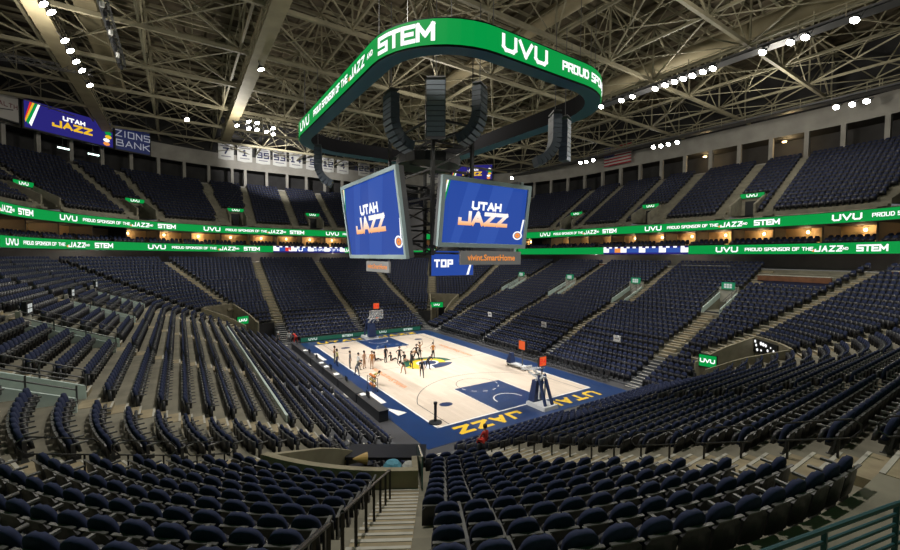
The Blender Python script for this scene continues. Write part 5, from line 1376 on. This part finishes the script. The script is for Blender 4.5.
# ------------------------------------------------------------------ people
M_SKIN = mat('skin', (.42, .24, .16), .6); M_HAIR = mat('hair', (.02, .014, .01), .6)
def mclo(n, c): return mat('cloth_'+n, c, .85)
C_BLK, C_ORG, C_TAN, C_GRY, C_YEL, C_RED, C_WHT, C_NVY, C_OLV = [mclo(*k) for k in (('black', (.014, .014, .018)), ('orange', (.5, .2, .04)), ('tan', (.42, .25, .15)), ('grey', (.12, .12, .13)), ('yellow', (.55, .48, .18)), ('red', (.5, .03, .02)), ('white', (.6, .6, .58)), ('navy', (.02, .03, .08)), ('olive', (.2, .19, .12)))]
POSES = {
 'stand': dict(hip=.95, lean=0, arms=((.25, -.55, .05), (.27, -.78, .12)), legs=((.1, 0), (.11, .02))),
 'wide': dict(hip=.9, lean=.05, arms=((.42, -.32, .1), (.62, -.45, .2)), legs=((.24, .05), (.36, .0))),
 'armsup': dict(hip=.95, lean=0, arms=((.3, .12, .06), (.22, .5, .1)), legs=((.11, .05), (.14, .0))),
 'hips': dict(hip=.95, lean=0, arms=((.36, -.36, -.05), (.2, -.5, .12)), legs=((.14, .02), (.2, .0))),
 'bend': dict(hip=.88, lean=1.0, arms=((.22, -.42, .32), (.16, -.72, .46)), legs=((.18, .05), (.26, .0))),
 'walk': dict(hip=.93, lean=.08, arms=((.24, -.5, .1), (.22, -.68, .28)), legs=((.1, .22), (.1, .32)), stride=True),
 'sit': dict(hip=.14, lean=-.15, arms=((.3, -.3, -.12), (.34, -.52, -.2)), legs=None),
 'chair': dict(hip=.52, lean=.1, arms=((.26, -.4, .1), (.2, -.48, .38)), legs='chair'),
}
def body_mesh(pose, top, pants, sleeves=True):
    p = POSES[pose]; V = []; Rr = []; E = []; T = []
    def add(co, r, par, t):
        V.append(Vector(co)); Rr.append(r); T.append(t)
        if par is not None: E.append((par, len(V)-1))
        return len(V)-1
    L = p['lean']; hz = p['hip']; f = lambda up, fw: (0, fw*math.cos(L)*-1-up*math.sin(L), hz+up*math.cos(L)-fw*math.sin(L)*0)
    # facing -y ; torso leans towards -y
    tor = lambda x, up, fw=0.: (x, -up*math.sin(L)-fw, hz+up*math.cos(L))
    pel = add(tor(0, 0), (.15, .11), None, 'p'); wst = add(tor(0, .2), (.125, .09), pel, 't'); ch = add(tor(0, .4), (.155, .105), wst, 't'); nb = add(tor(0, .53), (.075, .07), ch, 't')
    nk = add(tor(0, .6, .01), (.05, .05), nb, 's'); hd = add(tor(0, .69, .025), (.078, .088), nk, 's'); ht = add(tor(0, .80, .02), (.07, .08), hd, 's')
    add(tor(0, .70, .115), (.018, .02), hd, 's')
    for s in (-1, 1):
        sh = add(tor(s*.17, .49), (.06, .06), ch, 't'); (ex, ez, ef), (wx, wz, wf) = p['arms']
        k = s if pose not in ('walk',) else s
        el = add(tor(s*ex, .49+ez*.62, ef), (.042, .042), sh, 't' if sleeves else 's'); wr = add(tor(s*wx, .49+wz*.85, wf), (.03, .03), el, 's'); add(tor(s*(wx+.01), .49+wz*.85-.09*(1 if wz < 0 else -1), wf+.03), (.034, .022), wr, 's')
        hp = add(tor(s*.09, -.04), (.095, .095), pel, 'p')
        if p['legs'] is None:
            kn = add((s*.2, -.38, .34 if s < 0 else .14), (.065, .065), hp, 'p'); an = add((s*.22, -.62 if s < 0 else -.8, .08), (.042, .042), kn, 'p'); add((s*.22, -.74 if s < 0 else -.9, .06), (.04, .035), an, 'f')
        elif p['legs'] == 'chair':
            kn = add((s*.12, -.44, .52), (.07, .07), hp, 'p'); an = add((s*.12, -.46, .09), (.045, .045), kn, 'p'); add((s*.13, -.6, .045), (.045, .04), an, 'f')
        else:
            (kx, kf), (ax, af) = p['legs']; g = s if p.get('stride') else 1
            kn = add((s*kx, -kf*g, hz*.53), (.066, .066), hp, 'p'); an = add((s*ax, -af*g*.9, .09), (.043, .043), kn, 'p'); add((s*ax*1.05, -af*g*.9-.13, .045), (.043, .038), an, 'f')
    me = bpy.data.meshes.new('person_body'); me.from_pydata(V, E, []); o = bpy.data.objects.new('person_tmp', me); col.objects.link(o)
    sk = o.modifiers.new('skin', 'SKIN'); sub = o.modifiers.new('sub', 'SUBSURF'); sub.levels = 1; sub.render_levels = 1
    for i, r in enumerate(Rr): o.data.skin_vertices[0].data[i].radius = r; o.data.skin_vertices[0].data[i].use_root = (i == 0)
    dg = bpy.context.evaluated_depsgraph_get(); dg.update(); m2 = bpy.data.meshes.new_from_object(o.evaluated_get(dg)); bpy.data.objects.remove(o); bpy.data.meshes.remove(me)
    m2.materials.clear(); kinds = {'s': 0, 't': 1, 'p': 2, 'f': 3}
    for m in (M_SKIN, top, pants, C_BLK): m2.materials.append(m)
    segs = [(V[a], V[c], T[c] if T[c] != 'p' or T[a] == 'p' else T[c]) for a, c in E]
    for pl in m2.polygons:
        c = pl.center; best = 9; bt = 't'
        for a, q, t in segs:
            d = q-a; k = max(0, min(1, (c-a).dot(d)/max(1e-6, d.dot(d)))); dist = (c-(a+d*k)).length
            if dist < best-1e-4: best, bt = dist, t
        pl.material_index = kinds[bt]; pl.use_smooth = True
    lo = min(v.co.z for v in m2.vertices)
    for v in m2.vertices: v.co.z -= lo
    m2.name = 'body'
    return m2, tor, lo
def person(x, y, deg, pose, top, pants, label, group=None, sleeves=True, hair=M_HAIR, z=.012, sc_=1.0, cap=None):
    m2, tor, lo = body_mesh(pose, top, pants, sleeves)
    r = bpy.data.objects.new('person', m2); col.objects.link(r); r.location = (x, y, z); r.rotation_euler = (0, 0, math.radians(deg)); r.scale = (sc_,)*3; tag(r, label, 'person', group)
    b = MB().use(cap or hair); c = np.array(tor(0, .775, -.012)); c[2] -= lo
    L = POSES[pose]['lean']; up = np.array([0, -math.sin(L), math.cos(L)])
    b.lathe(c, [(.088, -.10), (.108, -.04), (.104, .02), (.082, .07), (.04, .098), (.005, .103)], 12, axis=up); o = b.build('hair' if cap is None else 'cap', parent=r, smooth=True)
    if pose != 'chair':
        for s in (-1, 1):
            e = MB().use(C_BLK); q = np.array(tor(s*.032, .715, .105)); q[2] -= lo; e.box(q, (.018, .012, .012)); e.build('eye', parent=r)
    return r
GC = 'people at centre court'
person(-3.7, 2.3, 20, 'stand', C_BLK, C_BLK, 'person in black standing on the court, leftmost upright of the centre group', GC)
person(-2.6, 1.3, -10, 'hips', C_BLK, C_BLK, 'person in black standing hands on hips left of the centre emblem', GC)
person(-4.3, 3.6, 60, 'sit', C_BLK, C_BLK, 'person in black sitting on the court, leftmost of the seated ones', GC)
person(-2.9, 2.6, 100, 'sit', C_BLK, C_BLK, 'person in black sitting between the two left standing people', GC)
person(-1.7, 1.9, 10, 'sit', C_BLK, C_TAN, 'person in black sitting just left of the centre emblem', GC)
person(-1.1, 1.5, 30, 'bend', C_TAN, C_BLK, 'person in tan top bending beside the centre emblem', GC)
person(-.45, 1.6, -20, 'wide', C_BLK, C_BLK, 'person in black stepping wide at the upper edge of the emblem', GC)
person(.25, 2.1, 0, 'armsup', C_TAN, C_BLK, 'person in tan top with raised arms behind the emblem', GC)
person(1.4, 1.2, 15, 'hips', C_ORG, C_BLK, 'person in orange top standing right of the centre group on the emblem', GC)
person(-3.9, -2.2, -60, 'bend', C_BLK, C_TAN, 'person in black bending low in front left of the emblem', GC)
person(-2.4, -.9, 80, 'wide', C_BLK, C_BLK, 'person in black leaning at the yellow edge of the emblem', GC)
person(-3.0, -4.1, -20, 'walk', C_BLK, C_BLK, 'person in black striding, closest of the centre group', GC)
person(-1.2, -2.1, 110, 'bend', C_BLK, C_BLK, 'person in black crouching on the near edge of the emblem', GC)
GS = 'people by the left sideline'
person(-7.6, 2.1, 60, 'stand', C_GRY, C_GRY, 'person in dark grey standing at the left sideline', GS)
person(-7.2, 1.0, 90, 'walk', C_WHT, C_OLV, 'person in pale top walking along the left sideline', GS)
person(-6.4, 1.4, 40, 'hips', C_TAN, C_TAN, 'person in tan standing, left of a pair on the court edge', GS)
person(-5.8, .9, -30, 'stand', C_ORG, C_TAN, 'person in rusty top standing, right of a pair on the court edge', GS)
person(-7.9, -.6, 120, 'bend', C_BLK, C_GRY, 'person in black stooping over the left sideline', GS)
person(-8.4, 3.6, 90, 'stand', C_YEL, C_NVY, 'person in yellow top standing by the far press tables', GS)
person(-8.2, 5.0, 60, 'hips', C_TAN, C_OLV, 'person in tan top standing beyond the person in yellow', GS)
person(-7.7, -4.0, 30, 'bend', C_YEL, C_OLV, 'person in yellow bending beside the ball rack', GS)
person(-9.3, 17.0, 200, 'bend', C_RED, C_RED, 'person in bright red bending at the far left court corner', None)
person(-10.2, 16.6, 160, 'stand', C_WHT, C_GRY, 'person in white top standing beside the one in red', None, z=.0)
person(-11.6, 15.9, 200, 'stand', C_GRY, C_BLK, 'person in grey standing on the lowest left row near the far corner', None, z=rowz(0), cap=C_WHT)
i = 4; q, n = P('N', -9.0, i*RD+.25)
person(q[0], q[1], 190, 'chair', C_RED, C_RED, 'person in bright red sitting forward in the near rows by the court corner', None, z=rowz(i)+.05)

# ------------------------------------------------------------------ lighting trusses near the left catwalk
def lattice(p, q, w_, name, label):
    p, q = np.array(p, float), np.array(q, float); d = q-p; L = np.linalg.norm(d); d /= L; X = np.cross(d, [0, 0, 1.]); Z = np.array([0, 0, 1.])
    root = empty(name, p, 0, label, 'truss'); b = MB().use(M_GREY); h = w_/2
    cs = [(-h, -h), (h, -h), (h, h), (-h, h)]; P_ = lambda c, t: d*t+X*c[0]+Z*c[1]
    for c in cs: b.bar(P_(c, 0), P_(c, L), .06)
    n = int(L/.55)
    for k in range(n):
        t0_, t1_ = L*k/n, L*(k+1)/n
        for a in range(4): b.bar(P_(cs[a], t0_), P_(cs[(a+1) % 4], t1_), .035)
    b.build('lattice', parent=root)
    for t in (L*.15, L*.85):
        b = MB().use(M_GREY); b.bar(P_((0, h), t), P_((0, h), t)+np.array([0, 0, ZB-p[2]]), .04); b.build('hanger', parent=root)
    return root, P_, L
r_, P_, L_ = lattice((-25.8, 3.0, 30.0), (-25.8, 16.8, 30.0), .55, 'lighting_truss', 'black lattice truss hung with small lamps right of the left catwalk lights')
for k in range(9):
    t = L_*(k+.5)/9; b = MB().use(M_BLACK if k % 3 else M_WHITE); c = P_((0, -.45), t); b.lathe(c, [(.13, -.2), (.15, .15), (.1, .2)], 8); b.bar(c+np.array([0, 0, .15]), c+np.array([0, 0, .5]), .04); b.build('stage_lamp', parent=r_)
lattice((-35.5, 21.0, 30.0), (-28.6, 20.6, 30.0), .5, 'lighting_truss', 'short bare lattice truss crossing the left catwalk above the purple board')
for k, t in enumerate((50.2, 56.0)):
    q, n = P('FL', t, 38.4); n3 = np.array([n[0], n[1], 0]); rt = np.array([n[1], -n[0], 0]); root = empty('strip_lamp', (q[0], q[1], 26.7), 0, 'bright strip lamp under the purple corner video board, '+('left one' if k == 0 else 'right one'), 'lamp')
    b = MB().use(M_GREY); b.box((0, 0, .1), (1.6, .3, .3), rt, n3); b.bar((0, 0, .2), (0, 0, 1.7), .06); b.build('housing', parent=root)
    b = MB().use(mat('strip_glow', (1, 1, 1), .4, emit=(.75, 1, .92), estr=3)); b.box(-n3*.17+np.array([0, 0, .08]), (1.5, .04, .22), rt, n3); b.build('tube', parent=root)

# ------------------------------------------------------------------ pieces that belong to a part
HOSTS = {'clock_face': ('shot_clock', 'clock_housing'), 'net': ('rim',), 'backboard_frame': ('backboard',), 'lettering': ('screen', 'display', 'panel', 'face'), 'title_lettering': ('display', 'face'), 'team_lettering': ('display', 'face'),
         'emblem_lettering': ('screen',), 'corner_stripe': ('display', 'face'), 'note_emblem': ('display', 'face'), 'light_band': ('display',), 'lit_panel': ('housing',), 'lights': ('panel',), 'number': ('cloth',), 'name_band': ('cloth',), 'underline': ('face',), 'advert_strip': ('screen',)}
stem = lambda o: o.name.split('.')[0]
sib = {}
for o in col.objects:
    if o.parent: sib.setdefault(o.parent.name, []).append(o)
for kids in list(sib.values()):
    for o in kids:
        for h in HOSTS.get(stem(o), ()):
            host = next((k for k in kids if stem(k) == h), None)
            if host: o.parent = host; break
